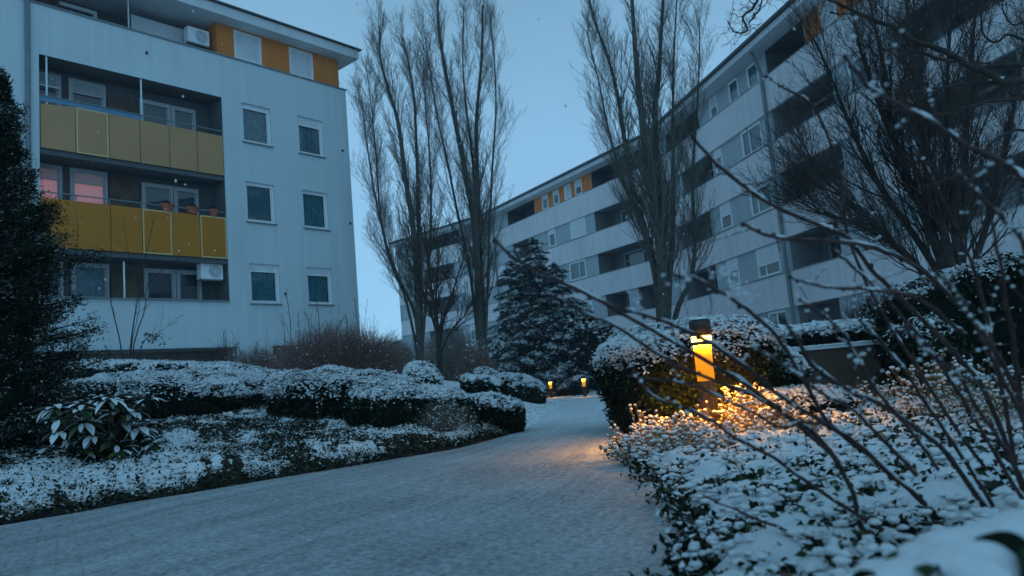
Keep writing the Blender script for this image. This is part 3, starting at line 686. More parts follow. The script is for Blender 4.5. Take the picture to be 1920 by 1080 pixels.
def hedge(label, cx, cy, a, b, h, rot=0., p=3.2, n=9000, size=.028, cover=.66, thr=(.25, .80), over=.0, nz=.09, snow_n=1500, snow_s=.030, leaf=(LEAF_D, LEAF_M), name='hedge', cat='hedge', group=None, z0=None, mixm=.15, patch=.22, aspect=.5, drift=.0):
    so = rng.random(3) * 40
    # solid core, the shade inside the bush put into its near-black colour
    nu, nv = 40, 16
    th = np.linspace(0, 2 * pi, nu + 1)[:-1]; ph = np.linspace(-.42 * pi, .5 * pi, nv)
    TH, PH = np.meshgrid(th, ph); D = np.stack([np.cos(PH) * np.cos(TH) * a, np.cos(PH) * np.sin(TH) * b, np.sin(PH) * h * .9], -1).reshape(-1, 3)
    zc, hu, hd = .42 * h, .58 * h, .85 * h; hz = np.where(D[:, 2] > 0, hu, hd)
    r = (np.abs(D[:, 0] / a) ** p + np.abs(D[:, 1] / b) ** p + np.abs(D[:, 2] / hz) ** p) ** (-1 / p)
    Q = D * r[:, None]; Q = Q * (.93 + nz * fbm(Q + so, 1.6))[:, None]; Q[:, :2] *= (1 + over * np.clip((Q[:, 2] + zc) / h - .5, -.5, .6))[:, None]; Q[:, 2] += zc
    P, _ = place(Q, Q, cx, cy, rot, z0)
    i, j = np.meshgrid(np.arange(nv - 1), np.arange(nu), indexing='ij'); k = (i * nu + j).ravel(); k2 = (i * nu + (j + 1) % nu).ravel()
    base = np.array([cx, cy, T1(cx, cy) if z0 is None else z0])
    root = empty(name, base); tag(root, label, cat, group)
    g = G(); g.add(P, np.stack([k, k2, k2 + nu, k + nu], -1)); g.build('branches', [BLACK], root)  # closed dark core for inner shade, no branches modelled
    # leaves
    Q, N = super_pts(n, a, b, h, p, over, nz, so)
    Q = Q - N * rng.random(n)[:, None] ** 1.5 * .07 * (h + .4) + rng.normal(size=(n, 3)) * size * .5
    P, M = place(Q, N, cx, cy, rot, z0)
    pt = hashn(P, patch) * .6 + hashn(P, patch * .35) * .4
    ps = np.clip(smooth(M[:, 2], *thr) * cover * (.35 + 1.5 * smooth(pt, .30, .62)), 0, .97)
    ps = np.where((M[:, 2] > .05) & (M[:, 2] < .5), np.maximum(ps, .05 + .10 * smooth(pt, .5, .8)), ps)
    sn = rng.random(n) < ps
    mi = np.where(sn, 2, (rng.random(n) < mixm).astype(int))
    MM = np.where(sn[:, None], unit(M * .4 + np.array([0, 0, 1.])), M)
    g = G(); leafquads(g, P + np.where(sn, .012, 0)[:, None] * np.array([0, 0, 1]), MM, size * rng.uniform(.6, 1.35, n) * np.where(sn, 1.1, 1), mi, aspect, .55)
    if drift:                       # loose leaves sticking out
        pass
    g.build('leaves', [leaf[0], leaf[1], SNOWB], root)
    # caps of snow
    Q, N = super_pts(snow_n * 3, a, b, h, p, over, nz, so); P, M = place(Q, N, cx, cy, rot, z0)
    pt = hashn(P, patch) * .6 + hashn(P, patch * .35) * .4
    ok = rng.random(len(P)) < np.clip(smooth(M[:, 2], *thr) * (.15 + 1.4 * smooth(pt, .34, .62)) * cover * 1.2, 0, 1)
    P = P[ok][:snow_n]
    if len(P):
        g = G(); s = snow_s * rng.uniform(.5, 1.35, (len(P), 1)); blobs(g, P + np.array([0, 0, .008]), np.concatenate([s, s, s * .55], 1), 0, 1 if snow_s * 1000 / cy > 3.5 else 0)
        g.build('snow_caps', [SNOWB], root, smooth=True)
    return root

GRPL = 'clipped hedges left of the path'
hedge('long snow topped hedge with a dark front, left of the path under the balconies', XY(345, 10.9), 10.9, 1.75, 1.55, .50, -.12, n=46000, size=.020, snow_n=9000, snow_s=.016, over=.06, nz=.19, p=2.5, group=GRPL)
hmid = hedge('untidy snow covered hedge with arching shoots in the middle of the left bed', XY(655, 10.2), 10.2, 1.12, 1.55, .62, .1, n=32000, size=.020, snow_n=5600, snow_s=.016, nz=.16, p=2.6, cover=.70, group=GRPL)
hedge('dark fronted rounded hedge with thin snow top beside the path bend', XY(768, 8.75), 8.75, .76, .78, .52, .25, p=3.4, n=22000, size=.020, snow_n=3000, snow_s=.015, cover=.62, thr=(.5, .9), group=GRPL)
hedge('small low dome hedge at the path edge, brown leaves at its foot', XY(926, 9.35, 790), 9.35, .40, .50, .42, 0, p=2.8, n=7500, size=.022, snow_n=1500, snow_s=.020, over=.1, nz=.05, cover=.85, group=GRPL)
hedge('small box shaped hedge with snowy lid behind the low dome hedge', XY(902, 15.0), 15.0, .42, .5, .62, 0, p=4, n=5000, size=.03, snow_n=800, snow_s=.032, group=GRPL)
hedge('speckled round hedge at the far path bend', XY(974, 21.5), 21.5, .70, .75, .72, 0, p=2.6, n=9000, size=.036, snow_n=1100, snow_s=.036, cover=.60, thr=(-.2, .7), nz=.05, mixm=.5, group=GRPL)
hedge('snowy low hedge row in front of the left building', XY(300, 16.5), 16.5, 2.6, .8, .52, -.05, n=18000, size=.03, snow_n=3000, snow_s=.028, group=GRPL)
hedge('low snow covered ground hedge beneath the twiggy mound', XY(560, 14.3), 14.3, 2.1, 1.0, .42, -.1, n=18000, size=.028, snow_n=3200, snow_s=.026, group=GRPL)
hedge('snow dusted round bush right of the twiggy mound', XY(793, 13.6), 13.6, .36, .42, .78, 0, p=2.4, n=6000, size=.028, snow_n=900, snow_s=.03, cover=.65, thr=(-.1, .6), nz=.07, mixm=.5, name='bush', cat='bush')
hedge('low dark snow tipped bush behind the box shaped hedge', XY(915, 19.5), 19.5, .45, .5, .75, 0, p=2.2, n=3000, size=.035, snow_n=300, snow_s=.035, cover=.5, name='bush', cat='bush')
hedge('low snowy bush between the two far lamps', XY(1066, 39.2, 715), 40.2, .60, .6, .72, 0, p=2.4, n=4000, size=.05, snow_n=500, snow_s=.06, cover=.6, thr=(-.1, .7), name='bush', cat='bush')
hedge('rounded dark bush behind the right far lamp', XY(1086, 38.6, 715), 38.6, .45, .6, 1.0, 0, p=2.4, n=3000, size=.05, snow_n=300, snow_s=.05, cover=.5, name='bush', cat='bush')
# right of the path
hedge('big bulging hedge with snow cushion top behind the lit lamp', 1.66, 7.62, .84, 1.3, 1.02, -.05, p=3.0, n=36000, size=.022, snow_n=8500, snow_s=.0145, over=.26, nz=.12, cover=.74, thr=(.12, .62), mixm=.25, patch=.16)
hedge('layered snowy juniper right of the lit lamp, upper mound', XY(1400, 7.6), 7.6, .55, .65, .76, 0, p=2.2, n=16000, size=.020, snow_n=2600, snow_s=.019, nz=.22, cover=.85, thr=(.1, .6), over=.2, patch=.14, name='juniper', cat='juniper')
hedge('layered snowy juniper right of the lit lamp, low spreading mound before the wall', XY(1490, 6.7, 760), 6.8, .60, .5, .28, -.15, p=2.2, n=15000, size=.018, snow_n=2600, snow_s=.018, nz=.24, cover=.9, thr=(.1, .6), over=.3, patch=.13, name='juniper', cat='juniper')
hedge('snowy hedge row growing above the garden wall', XY(1480, 10.6, 630), 10.7, 1.5, .55, .52, -.1, n=10000, size=.03, snow_n=2400, snow_s=.036, cover=1., thr=(.1, .5), z0=.50)
hedge('tall dark hedge with snow strip on top at the right edge', XY(1950, 8.6, 640), 8.9, 1.52, .8, 1.44, -.05, p=3, n=30000, size=.026, snow_n=2200, snow_s=.020, nz=.16, mixm=.06, cover=.42, thr=(.5, .9))
hedge('dark leafy bush at the end of the garden wall', XY(1735, 8.1, 700), 8.1, .34, .5, .78, 0, p=2.2, n=7000, size=.03, snow_n=120, snow_s=.02, nz=.2, mixm=.2, cover=.2, name='bush', cat='bush')

# arching snowy shoots on the untidy hedge
g = G(); sg = []
for i in range(70):
    x = XY(rng.uniform(540, 770), 9.0); y = rng.uniform(8.7, 9.4); z = T1(x, y) + rng.uniform(.35, .68)
    d = np.array([rng.normal() * .5, -1, 0.]); d /= np.linalg.norm(d); L = rng.uniform(.2, .5); t = np.linspace(0, 1, 7)[:, None]
    P = np.array([x, y, z]) + d * L * t + np.array([0, 0, 1]) * (t * .14 - t ** 2 * L * .95); tubes(g, P, np.linspace(.006, .003, 7), 4)
    if rng.random() < .8:
        tt = rng.random(10)[:, None]; sg.append(np.array([x, y, z]) + d * L * tt + np.array([0, 0, 1]) * (tt * .14 - tt ** 2 * L * .95 + .006))
g.build('arching_shoots', [TWIG_D], hmid)
g = G(); C = np.concatenate(sg); s = rng.uniform(.006, .014, (len(C), 1)); blobs(g, C, np.concatenate([s, s, s * .7], 1), 0, 0); g.build('shoot_snow', [SNOWB], hmid, smooth=True)

# ---- low ground cover in the left bed (nobody could count its leaves)
def cover_left():
    # the thin snow itself, broken by soil and leaves
    def field(X, Y, dl):
        p3_ = np.stack([X, Y, X * 0], -1)
        h = (.03 + .10 * smooth(dl, .0, .30)) * (.75 + .45 * fbm(p3_, 1.7)) + .045 * (hashn(p3_, .11) - .5) * smooth(dl, .02, .2) + .03 * (hashn(p3_ + 7, .05) - .5) * smooth(dl, .02, .2)
        pt = hashn(p3_, .34) * .45 + hashn(p3_, .10) * .35 + hashn(p3_ + 3, .045) * .3; big = hashn(p3_ + 31, 1.1) * .6 + hashn(p3_ + 11, .5) * .4
        cov = smooth(pt + (big - .5) * .34, .36, .62) * smooth(dl + .16 * (hashn(p3_ + 5, .22) - .5), .03, .17)
        return p3_, h, cov
    st = .028; xs_, ys_ = np.arange(-6.6, .9, st), np.arange(3.7, 11.5, st)
    X, Y = np.meshgrid(xs_, ys_); X, Y = X.ravel(), Y.ravel(); dl = sdist(X, Y, EDGE_L[::2]); p3_, h, cov = field(X, Y, dl)
    V = np.stack([X, Y, terrain(X, Y) + h], -1); nx = len(xs_); i, j = np.meshgrid(np.arange(nx - 1), np.arange(len(ys_) - 1)); k = (j * nx + i).ravel()
    k = k[(dl[k] > .0) & (dl[k] < 3.6) & (Y[k] - .55 * np.abs(X[k]) < 9.9)]; F = np.stack([k, k + 1, k + nx + 1, k + nx], -1)
    g = G(); g.add(V, F, np.where(cov[F].mean(1) > .62 + .5 * (rng.random(len(F)) - .5), 0, 1)); o = g.build('snow_blanket', [SNOWB, SOIL], smooth=True); o['kind'] = 'stuff'
    tag(o, 'thin broken snow lying over the bed left of the path', 'snow')
    g = G(); N = 230000
    X = rng.uniform(-7.2, .9, N); Y = rng.uniform(3.6, 12.0, N); dl = sdist(X, Y, EDGE_L[::2]); ok = (dl > .0) & (dl < 3.5) & (Y - .55 * np.abs(X) < 9.9) & (rng.random(N) < np.clip(1.2 - dl * .2, .4, 1)); X, Y, dl = X[ok], Y[ok], dl[ok]
    p3_, h, cov = field(X, Y, dl); n = len(X); lip = smooth(dl, .16, .03)
    ok = rng.random(n) < np.clip(1 - cov * .40, 0, 1); X, Y, dl, h, cov, p3_, lip = X[ok], Y[ok], dl[ok], h[ok], cov[ok], p3_[ok], lip[ok]; n = len(X)
    up_ = rng.random(n) ** 1.5; Z = terrain(X, Y) + h + up_ * .045 - .008 + lip * rng.random(n) * .05 - lip * .03
    sn = rng.random(n) < (.30 + .45 * cov) * up_ ** .5 * (1 - .8 * lip)
    r = rng.random(n); gz = hashn(p3_ + 17, .6); mi = np.where(sn, 3, np.where(r < .62, 0, np.where(r < .84, 1, np.where(gz > .5, 2, 4))))
    leafquads(g, np.stack([X, Y, Z], -1), np.tile([0, 0, 1.], (n, 1)), rng.uniform(.008, .021, n), mi, .45, np.where(sn, .4, 1.0)[:, None])
    # thicker leafy growth where the snow is thin and along the paving
    N = 330000; X = rng.uniform(-6.6, .9, N); Y = rng.uniform(3.6, 11.0, N); dl = sdist(X, Y, EDGE_L[::2]); ok = (dl > .01) & (dl < 3.2) & (Y - .55 * np.abs(X) < 9.9); X, Y, dl = X[ok], Y[ok], dl[ok]
    p3_, h, cov = field(X, Y, dl); lip = smooth(dl, .26, .06); n = len(X); ok = rng.random(n) < np.maximum(.75 * smooth(cov, .85, .35), lip); X, Y, dl, h, cov, p3_, lip = X[ok], Y[ok], dl[ok], h[ok], cov[ok], p3_[ok], lip[ok]; n = len(X)
    up_ = rng.random(n); Z = terrain(X, Y) + h + up_ * (.03 + .05 * lip * hashn(p3_, .2)) - .004; sn = rng.random(n) < .40 * up_ * (1 - .75 * lip) * (.4 + hashn(p3_ + 2, .3))
    r = rng.random(n); mi = np.where(sn, 3, np.where(r < .55, 0, np.where(r < .86, 1, np.where(r < .94, 2, 4))))
    leafquads(g, np.stack([X, Y, Z], -1), np.tile([0, 0, 1.], (n, 1)), rng.uniform(.007, .020, n), mi, .42, np.where(sn, .4, 1.1)[:, None])
    # small fluffy lumps
    M_ = 30000; X = rng.uniform(-6.8, .9, M_); Y = rng.uniform(3.6, 11.5, M_); dl = sdist(X, Y, EDGE_L[::2]); ok = (dl > .05) & (dl < 3.4) & (Y - .55 * np.abs(X) < 9.9); X, Y, dl = X[ok], Y[ok], dl[ok]
    p3_, h, cov = field(X, Y, dl); ok = rng.random(len(X)) < cov * .42; X, Y, h = X[ok], Y[ok], h[ok]
    s = rng.uniform(.006, .017, (len(X), 1)); blobs(g, np.stack([X, Y, terrain(X, Y) + h + .004], -1), np.concatenate([s * 1.3, s, s * .5], 1), 3, 1, .25)
    # stray grass blades and twigs in tufts
    K = 9000; X = rng.uniform(-6.5, .8, K); Y = rng.uniform(4, 11, K); dl = sdist(X, Y, EDGE_L); ok = (dl > .1) & (dl < 3); X, Y = X[ok], Y[ok]
    p3_ = np.stack([X, Y, X * 0], -1); ok = hashn(p3_ + 9, .7) > .52; X, Y = X[ok], Y[ok]; K = len(X)
    b0 = np.stack([X, Y, terrain(X, Y) + .06], -1); d = unit(rng.normal(size=(K, 3)) * [.9, .9, .3] + [0, 0, .65]); L = rng.uniform(.06, .22, K)[:, None]
    t = np.linspace(0, 1, 4)[None, :, None]; P = b0[:, None] + d[:, None] * L[:, None] * t + np.array([0, 0, -1]) * (t ** 2) * L[:, None] * .35
    tubes(g, P, np.tile(np.linspace(.0026, .0011, 4), (K, 1)), 3, 5)
    o = g.build('ground_cover', [LEAF_D, LEAF_M, LEAF_Y, SNOWB, LEAF_B, TWIG_G]); o['kind'] = 'stuff'
    tag(o, 'low snow dusted evergreen ground cover filling the bed left of the path', 'ground cover')
cover_left()

# ---- right bed: pillows of snow on low leafy plants
def cover_right():
    x0, x1, y0, y1 = -.6, 4.6, .55, 6.6
    st = .0135
    xs_, ys_ = np.arange(x0, x1, st), np.arange(y0, y1, st)
    X, Y = np.meshgrid(xs_, ys_); X, Y = X.ravel(), Y.ravel()
    dr = -sdist(X[::1], Y[::1], EDGE_R[::2])
    H = np.zeros(len(X))
    nx, ny = len(xs_), len(ys_); Hg = H.reshape(ny, nx)
    drg = dr.reshape(ny, nx)
    K = 6000
    cx, cy = rng.uniform(x0, x1, K), rng.uniform(y0, y1, K); R = rng.uniform(.022, .075, K) * np.where(rng.random(K) < .12, 1.5, 1); A = R * rng.uniform(.45, .9, K); an = rng.random(K) * pi; el = rng.uniform(1, 1.7, K)
    for i in range(K):
        r = R[i] * el[i]; a0, a1 = int((cx[i] - r - x0) / st), int((cx[i] + r - x0) / st) + 2; b0, b1 = int((cy[i] - r - y0) / st), int((cy[i] + r - y0) / st) + 2
        a0, b0 = max(a0, 0), max(b0, 0)
        if a0 >= nx or b0 >= ny or drg[min(b0 + 3, ny - 1), min(a0 + 3, nx - 1)] < .03: continue
        gx = xs_[a0:a1] - cx[i]; gy = ys_[b0:b1] - cy[i]; GX, GY = np.meshgrid(gx, gy)
        u = (GX * cos(an[i]) + GY * sin(an[i])) / el[i]; v = -GX * sin(an[i]) + GY * cos(an[i])
        q = 1 - (u ** 2 + v ** 2) / R[i] ** 2
        h = A[i] * np.sqrt(np.clip(q, 0, 1)) + (.02 * (hash((i * 7919) % 1000) % 1000) / 1000.)
        sub = Hg[b0:b1, a0:a1]; np.maximum(sub, np.where(q > 0, h, 0), out=sub)
    # soften a little
    for _ in range(2): Hg[1:-1, 1:-1] = .5 * Hg[1:-1, 1:-1] + .125 * (Hg[2:, 1:-1] + Hg[:-2, 1:-1] + Hg[1:-1, 2:] + Hg[1:-1, :-2])
    p3_ = np.stack([X, Y, X * 0], -1)
    env = smooth(dr, .0, .25)
    hb = H * env + .02 * smooth(dr, .0, .35) + .018 * fbm(p3_, 1.4) * env
    Z = terrain(X, Y) + hb
    pt = hashn(p3_, .16) * .5 + hashn(p3_, .05) * .5
    bare = (H < .020 + .030 * smooth(pt, .35, .75)) | (dr < .05)
    V = np.stack([X, Y, Z], -1)
    i, j = np.meshgrid(np.arange(nx - 1), np.arange(ny - 1)); k = (j * nx + i).ravel(); keep = dr[k] > .0
    k = k[keep]; F = np.stack([k, k + 1, k + nx + 1, k + nx], -1)
    mi = np.where(bare[F].sum(1) >= 2, 1, 0)
    g = G(); g.add(V, F, mi); o = g.build('snow_blanket', [SNOW, SOIL], smooth=True); o['kind'] = 'stuff'
    tag(o, 'lumpy snow lying on the low plants of the right bed', 'snow')
    g = G(); N = 15000; sel = rng.choice(len(X), N); ok = (dr[sel] > .08); sel = sel[ok]; pb_ = hashn(p3_[sel] + 3, .19) * .6 + hashn(p3_[sel], .07) * .4; ok = (pb_ > .47) & (rng.random(len(sel)) < .6); sel = sel[ok]
    s = rng.uniform(.007, .026, (len(sel), 1)); s *= np.where(rng.random((len(sel), 1)) < .12, 1.5, 1); blobs(g, V[sel] + np.concatenate([s * 0, s * 0, s * rng.uniform(.0, .8, s.shape)], 1), np.concatenate([s * 1.25, s, s * .55], 1), 0, 1, .34)
    o = g.build('snow_lumps', [SNOWB], smooth=True); o['kind'] = 'stuff'; tag(o, 'rounded lumps of snow on the low plants of the right bed', 'snow')
    # leaves poking through
    g = G(); N = 120000; sel = rng.choice(len(X), N); ok = (dr[sel] > .0) & ((H[sel] < .035) | (rng.random(N) < .12)); sel = sel[ok]
    pt2 = hashn(p3_[sel] + 5, .5); ok = rng.random(len(sel)) < .3 + .9 * smooth(pt2, .4, .65); sel = sel[ok]
    near = smooth(dr[sel], .5, .0)
    C = V[sel] + rng.normal(size=(len(sel), 3)) * [.01, .01, .008] + np.array([0, 0, .012])
    r = rng.random(len(sel)); mi = np.where(r < .45, 0, np.where(r < .85, 1, np.where(r < .95, 2, 3)))
    leafquads(g, C, np.tile([0, 0, 1.], (len(sel), 1)), rng.uniform(.010, .024, len(sel)), mi, .55, .9, fold=.15)
    # fringe over the paving edge
    N2 = 9000; t = rng.uniform(0, 1, N2); kk = (t * (len(EDGE_R) - 1)).astype(int); C2 = EDGE_R[kk] + rng.normal(size=(N2, 2)) * .045; ok = (C2[:, 1] > .6) & (C2[:, 1] < 6.6); C2 = C2[ok]
    P2_ = np.concatenate([C2, (terrain(C2[:, 0], C2[:, 1]) + rng.uniform(.012, .09, len(C2)))[:, None]], 1)
    pz = hashn(np.concatenate([C2, C2[:, :1] * 0], 1), .22); ok = pz > .42; P2_ = P2_[ok]
    r = rng.random(len(P2_)); leafquads(g, P2_, np.tile([0, 0, 1.], (len(P2_), 1)), rng.uniform(.010, .022, len(P2_)), np.where(r < .45, 0, np.where(r < .7, 1, np.where(r < .78, 3, 4))), .5, .8)
    o = g.build('ground_cover', [LEAF_D, LEAF_M, LEAF_Y, LEAF_B, SNOWB]); o['kind'] = 'stuff'
    tag(o, 'small green leaves poking through the snow of the right bed', 'ground cover')
    # fluffy clumps along the near edge of the bed
    g = G(); N = 6500; X_ = rng.uniform(-.3, 2.6, N); Y_ = rng.uniform(1.2, 5.6, N); d = -sdist(X_, Y_, EDGE_R); ok = (d > .03) & (d < 1.0) & (rng.random(N) < 1.1 - d); X_, Y_ = X_[ok], Y_[ok]
    p = np.stack([X_, Y_, X_ * 0], -1); ok = hashn(p + 3, .12) > .42; p = p[ok]
    zz = terrain(p[:, 0], p[:, 1]) + .03 + .05 * hashn(p, .2) + rng.uniform(0, .05, len(p))
    s = rng.uniform(.007, .018, (len(p), 1)); blobs(g, np.stack([p[:, 0], p[:, 1], zz], -1), np.concatenate([s * 1.2, s, s * .6], 1), 0, 1)
    o = g.build('snow_clumps', [SNOWB], smooth=True); o['kind'] = 'stuff'; tag(o, 'small clumps of snow on leaves along the edge of the right bed', 'snow')
cover_right()

# ---- big leaved snowy bush in the left bed
def oval_leaf(g, p, d, n, L, W, curl, m):
    """a rounded leaf with a midrib fold, drooping at its tip"""
    d = unit(np.array(d)); n = unit(np.array(n) - (np.array(n) @ d) * d); s = np.cross(d, n); V = []
    t = np.linspace(0, 1, 9); wv = np.sin(pi * np.clip(t, .02, .98)) ** .75 * W
    for q in (-1, -.5, 0, .5, 1): V.append(p + d * (t * L)[:, None] + s * (q * wv)[:, None] + n * (abs(q) * wv * .35 - curl * t ** 2 * L)[:, None])
    V = np.concatenate(V); k = (np.arange(4)[:, None] * 9 + np.arange(8)[None]).ravel(); g.add(V, np.stack([k, k + 1, k + 10, k + 9], -1), m)
def rhodo():
    c0 = np.array([XY(205, 6.3, 860), 6.3, 0]); c0[2] = T1(c0[0], c0[1])
    root = empty('rhododendron', c0); tag(root, 'big leaved green bush with snow on drooping leaves beside the dark conifer', 'bush')
    g = G(); gl = G(); gs = G()
    for i in range(80):
        e_ = c0 + np.array([rng.normal() * .20, rng.normal() * .16, rng.uniform(.14, .60)]); P = resample([c0 + rng.normal(size=3) * [.05, .05, 0], c0 * .4 + e_ * .6 + [0, 0, -.05], e_], 5); tubes(g, P, np.linspace(.008, .004, 5), 5)
        nL = 9; a = np.arange(nL) * 2 * pi / nL + rng.random() * 6
        L = rng.uniform(.06, .105, nL); d = np.stack([np.cos(a), np.sin(a), rng.uniform(-.75, .25, nL)], -1); d = unit(d)
        C = e_ + d * L[:, None]; nr = unit(np.cross(d, np.cross(np.array([0, 0, 1.]), d)) + 1e-6); nr = np.where(nr[:, 2:] < 0, -nr, nr)
        on = rng.random(nL) < .55 * smooth(np.array([e_[2] - c0[2]]), .1, .35)[0] + .12
        for q in range(nL):
            oval_leaf(gl, e_ + d[q] * .012, d[q], nr[q], L[q] * 1.75, L[q] * .34, .22, int(rng.choice([0, 0, 1, 1, 2])))
            if on[q]: oval_leaf(gs, e_ + d[q] * .03 + nr[q] * .008, d[q], nr[q], L[q] * 1.5, L[q] * .33, .22, 0)
    g.build('stems', [TWIG_D], root); gl.build('leaves', [LEAF_D, LEAF_M, LEAF_Y], root); gs.build('snow_caps', [SNOWB], root)
rhodo()

# ---- garden wall
wa, wb = at(1405, 655, 9.75), at(1760, 622, 9.15); ang = math.atan2(wb[1] - wa[1], wb[0] - wa[0]); wl = np.linalg.norm((wb - wa)[:2])
TW = frame_T(wa, ang); gw = empty('garden_wall', (wa[0], wa[1], 0)); tag(gw, 'low brown rendered garden wall with snowy coping, right of the lamp', 'wall')
g = G(); g.box(0, wl, 0, .25, -.3, .66, 0, TW); g.build('wall_body', [HEDGEWALL], gw)
g = G(); g.box(-.03, wl + .03, -.04, .29, .662, .70, 0, TW); g.build('coping', [FASC], gw)
g = G(); n = 700; C = TW(np.stack([rng.uniform(0, wl, n), rng.uniform(-.03, .28, n), np.full(n, .708)], -1)); s = rng.uniform(.015, .04, (n, 1)); blobs(g, C, np.concatenate([s, s, s * .4], 1), 0, 1); g.build('coping_snow', [SNOWB], gw, smooth=True)

# ------------------------------------------------------------------ trees
def stems_from(paths, Y, n=22, lean=0.0):
    """trunk centre lines measured in the photograph, at depth Y (each list runs from the ground up)"""
    out = []
    for k, p in enumerate(paths):
        y = Y + (k % 3 - 1) * lean
        out.append(resample([at(px, py, y + lean * .4 * i / max(1, len(p) - 1) * ((k % 2) * 2 - 1)) for i, (px, py) in enumerate(p)], n))
    return out
def ground_it(S, spread=.12):
    """run each stem down into the terrain"""
    o = []
    for s in S:
        s = s.copy(); z = T1(s[0, 0], s[0, 1])
        o.append(s)
    return o
def bare_tree(name, label, cat, base, S, r0, twig=(TWIG_P, BARK_P), levels=None, rtip=.25, group=None, rexp=1.0):
    root = empty(name, base); tag(root, label, cat, group)
    n = len(S[0]); P0 = np.array(S); R0_ = np.array([r * (rtip + (1 - rtip) * (1 - np.linspace(0, 1, n)) ** rexp) for r in r0])
    g = G(); tubes(g, P0, R0_, 9); g.build('trunk', [twig[1]], root, smooth=True)
    gb = G(); P, R = P0, R0_; allP = [(P0, R0_)]
    for lv in levels:
        src = lv.pop('src', -1); P_, R_ = allP[src] if src != 'all' else allP[0]
        P, R = kids(P_, R_, **lv); allP.append((P, R)); tubes(gb, P, R, 5 if R.max() > .02 else 3)
    gb.build('branches', [twig[0]], root)
    return root
def poplar_levels(L1=2.6, k1=46, k2=10, k3=6, t0=.12, rm=.0037):
    return [dict(k=k1, t0=t0, t1=.99, ang=(16, 35), ln=(L1 * .5, L1), n=9, up=.9, wob=.06, rf=.25, rmin=rm * 1.7, fall=.55, taper=.35),
            dict(k=k2, t0=.12, t1=.98, ang=(18, 40), ln=(L1 * .18, L1 * .46), n=6, up=.7, wob=.09, rf=.5, rmin=rm * 1.2, fall=.45),
            dict(k=k3, t0=.1, t1=1., ang=(20, 50), ln=(.12, .42), n=4, up=.45, wob=.12, rf=.6, rmin=rm, fall=.3)]
def with_base(paths, y, base_px):
    return paths
def z_at(px, y, py=690):
    x = XY(px, y, py); return np.array([x, y, T1(x, y)])

GP = 'tall bare poplars'
Yp = 30.; b1 = z_at(789, Yp, 690)
S = stems_from([[(787, 672), (783, 567), (775, 433), (761, 340), (747, 233), (730, 173), (713, 110), (712, 50)],
                [(789, 672), (787, 475), (784, 408), (783, 340), (778, 210), (772, 150), (755, 70)],
                [(785, 660), (777, 587), (747, 520), (722, 450), (702, 360), (688, 270), (677, 185)],
                [(790, 670), (800, 540), (808, 420), (806, 300), (798, 200), (792, 120)],
                [(784, 665), (760, 560), (728, 480), (712, 390), (706, 300), (698, 215), (690, 150)]], Yp, lean=.5)
S = [np.vstack([b1 + (s[0] - b1) * .3 * [1, 1, 0], s[1:]]) for s in S]
bare_tree('poplar_tree', 'tall bare poplar with slender forked crown nearest the left block', 'tree', b1, S, [.14, .11, .075, .07, .06], levels=poplar_levels(3.0, 50, 9, 8), group=GP)
Yp = 32.5; b2 = z_at(905, Yp, 690)
S = stems_from([[(903, 690), (898, 560), (892, 450), (880, 360), (860, 260), (843, 173), (829, 100), (821, 30), (822, -30)],
                [(908, 690), (903, 560), (898, 440), (896, 360), (893, 233), (903, 110), (905, 10)],
                [(905, 690), (904, 520), (893, 400), (886, 300), (874, 200), (868, 120), (870, 10)],
                [(908, 680), (915, 520), (918, 420), (924, 300), (930, 200), (926, 100), (918, 40)],
                [(901, 680), (880, 500), (858, 400), (838, 300), (820, 220), (806, 130), (796, 60)]], Yp, lean=.5)
S = [np.vstack([b2 + (s[0] - b2) * .3 * [1, 1, 0], s[1:]]) for s in S]
bare_tree('poplar_tree', 'tall bare poplar with dense twin stems in the middle of the view', 'tree', b2, S, [.17, .17, .09, .075, .075], levels=poplar_levels(3.2, 50, 9, 8), group=GP)
Yp = 27.0; b3 = z_at(1245, Yp, 660)
S = stems_from([[(1245, 640), (1246, 580), (1240, 473), (1230, 390), (1214, 323), (1205, 230), (1196, 160), (1185, 0), (1180, -120)],
                [(1248, 640), (1244, 560), (1237, 440), (1232, 330), (1228, 206), (1235, 150), (1243, 0), (1248, -120)],
                [(1240, 640), (1233, 540), (1215, 450), (1190, 370), (1172, 270), (1160, 190), (1144, 120), (1112, 30), (1096, -60)],
                [(1252, 640), (1255, 540), (1262, 430), (1262, 320), (1262, 200), (1264, 90), (1272, -40)],
                [(1256, 640), (1272, 575), (1296, 520), (1303, 450), (1298, 350), (1304, 250), (1310, 150), (1312, 40)],
                [(1242, 640), (1228, 520), (1200, 420), (1166, 330), (1140, 240), (1122, 150), (1100, 60)]], Yp, lean=.45)
S = [np.vstack([b3 + (s[0] - b3) * .45 * [1, 1, 0], s[1:]]) for s in S]
bare_tree('poplar_tree', 'largest bare poplar with thick dark clustered trunks before the right block', 'tree', b3, S, [.25, .21, .15, .12, .11, .09], levels=poplar_levels(3.4, 54, 9, 8, t0=.18), group=GP, rtip=.18)
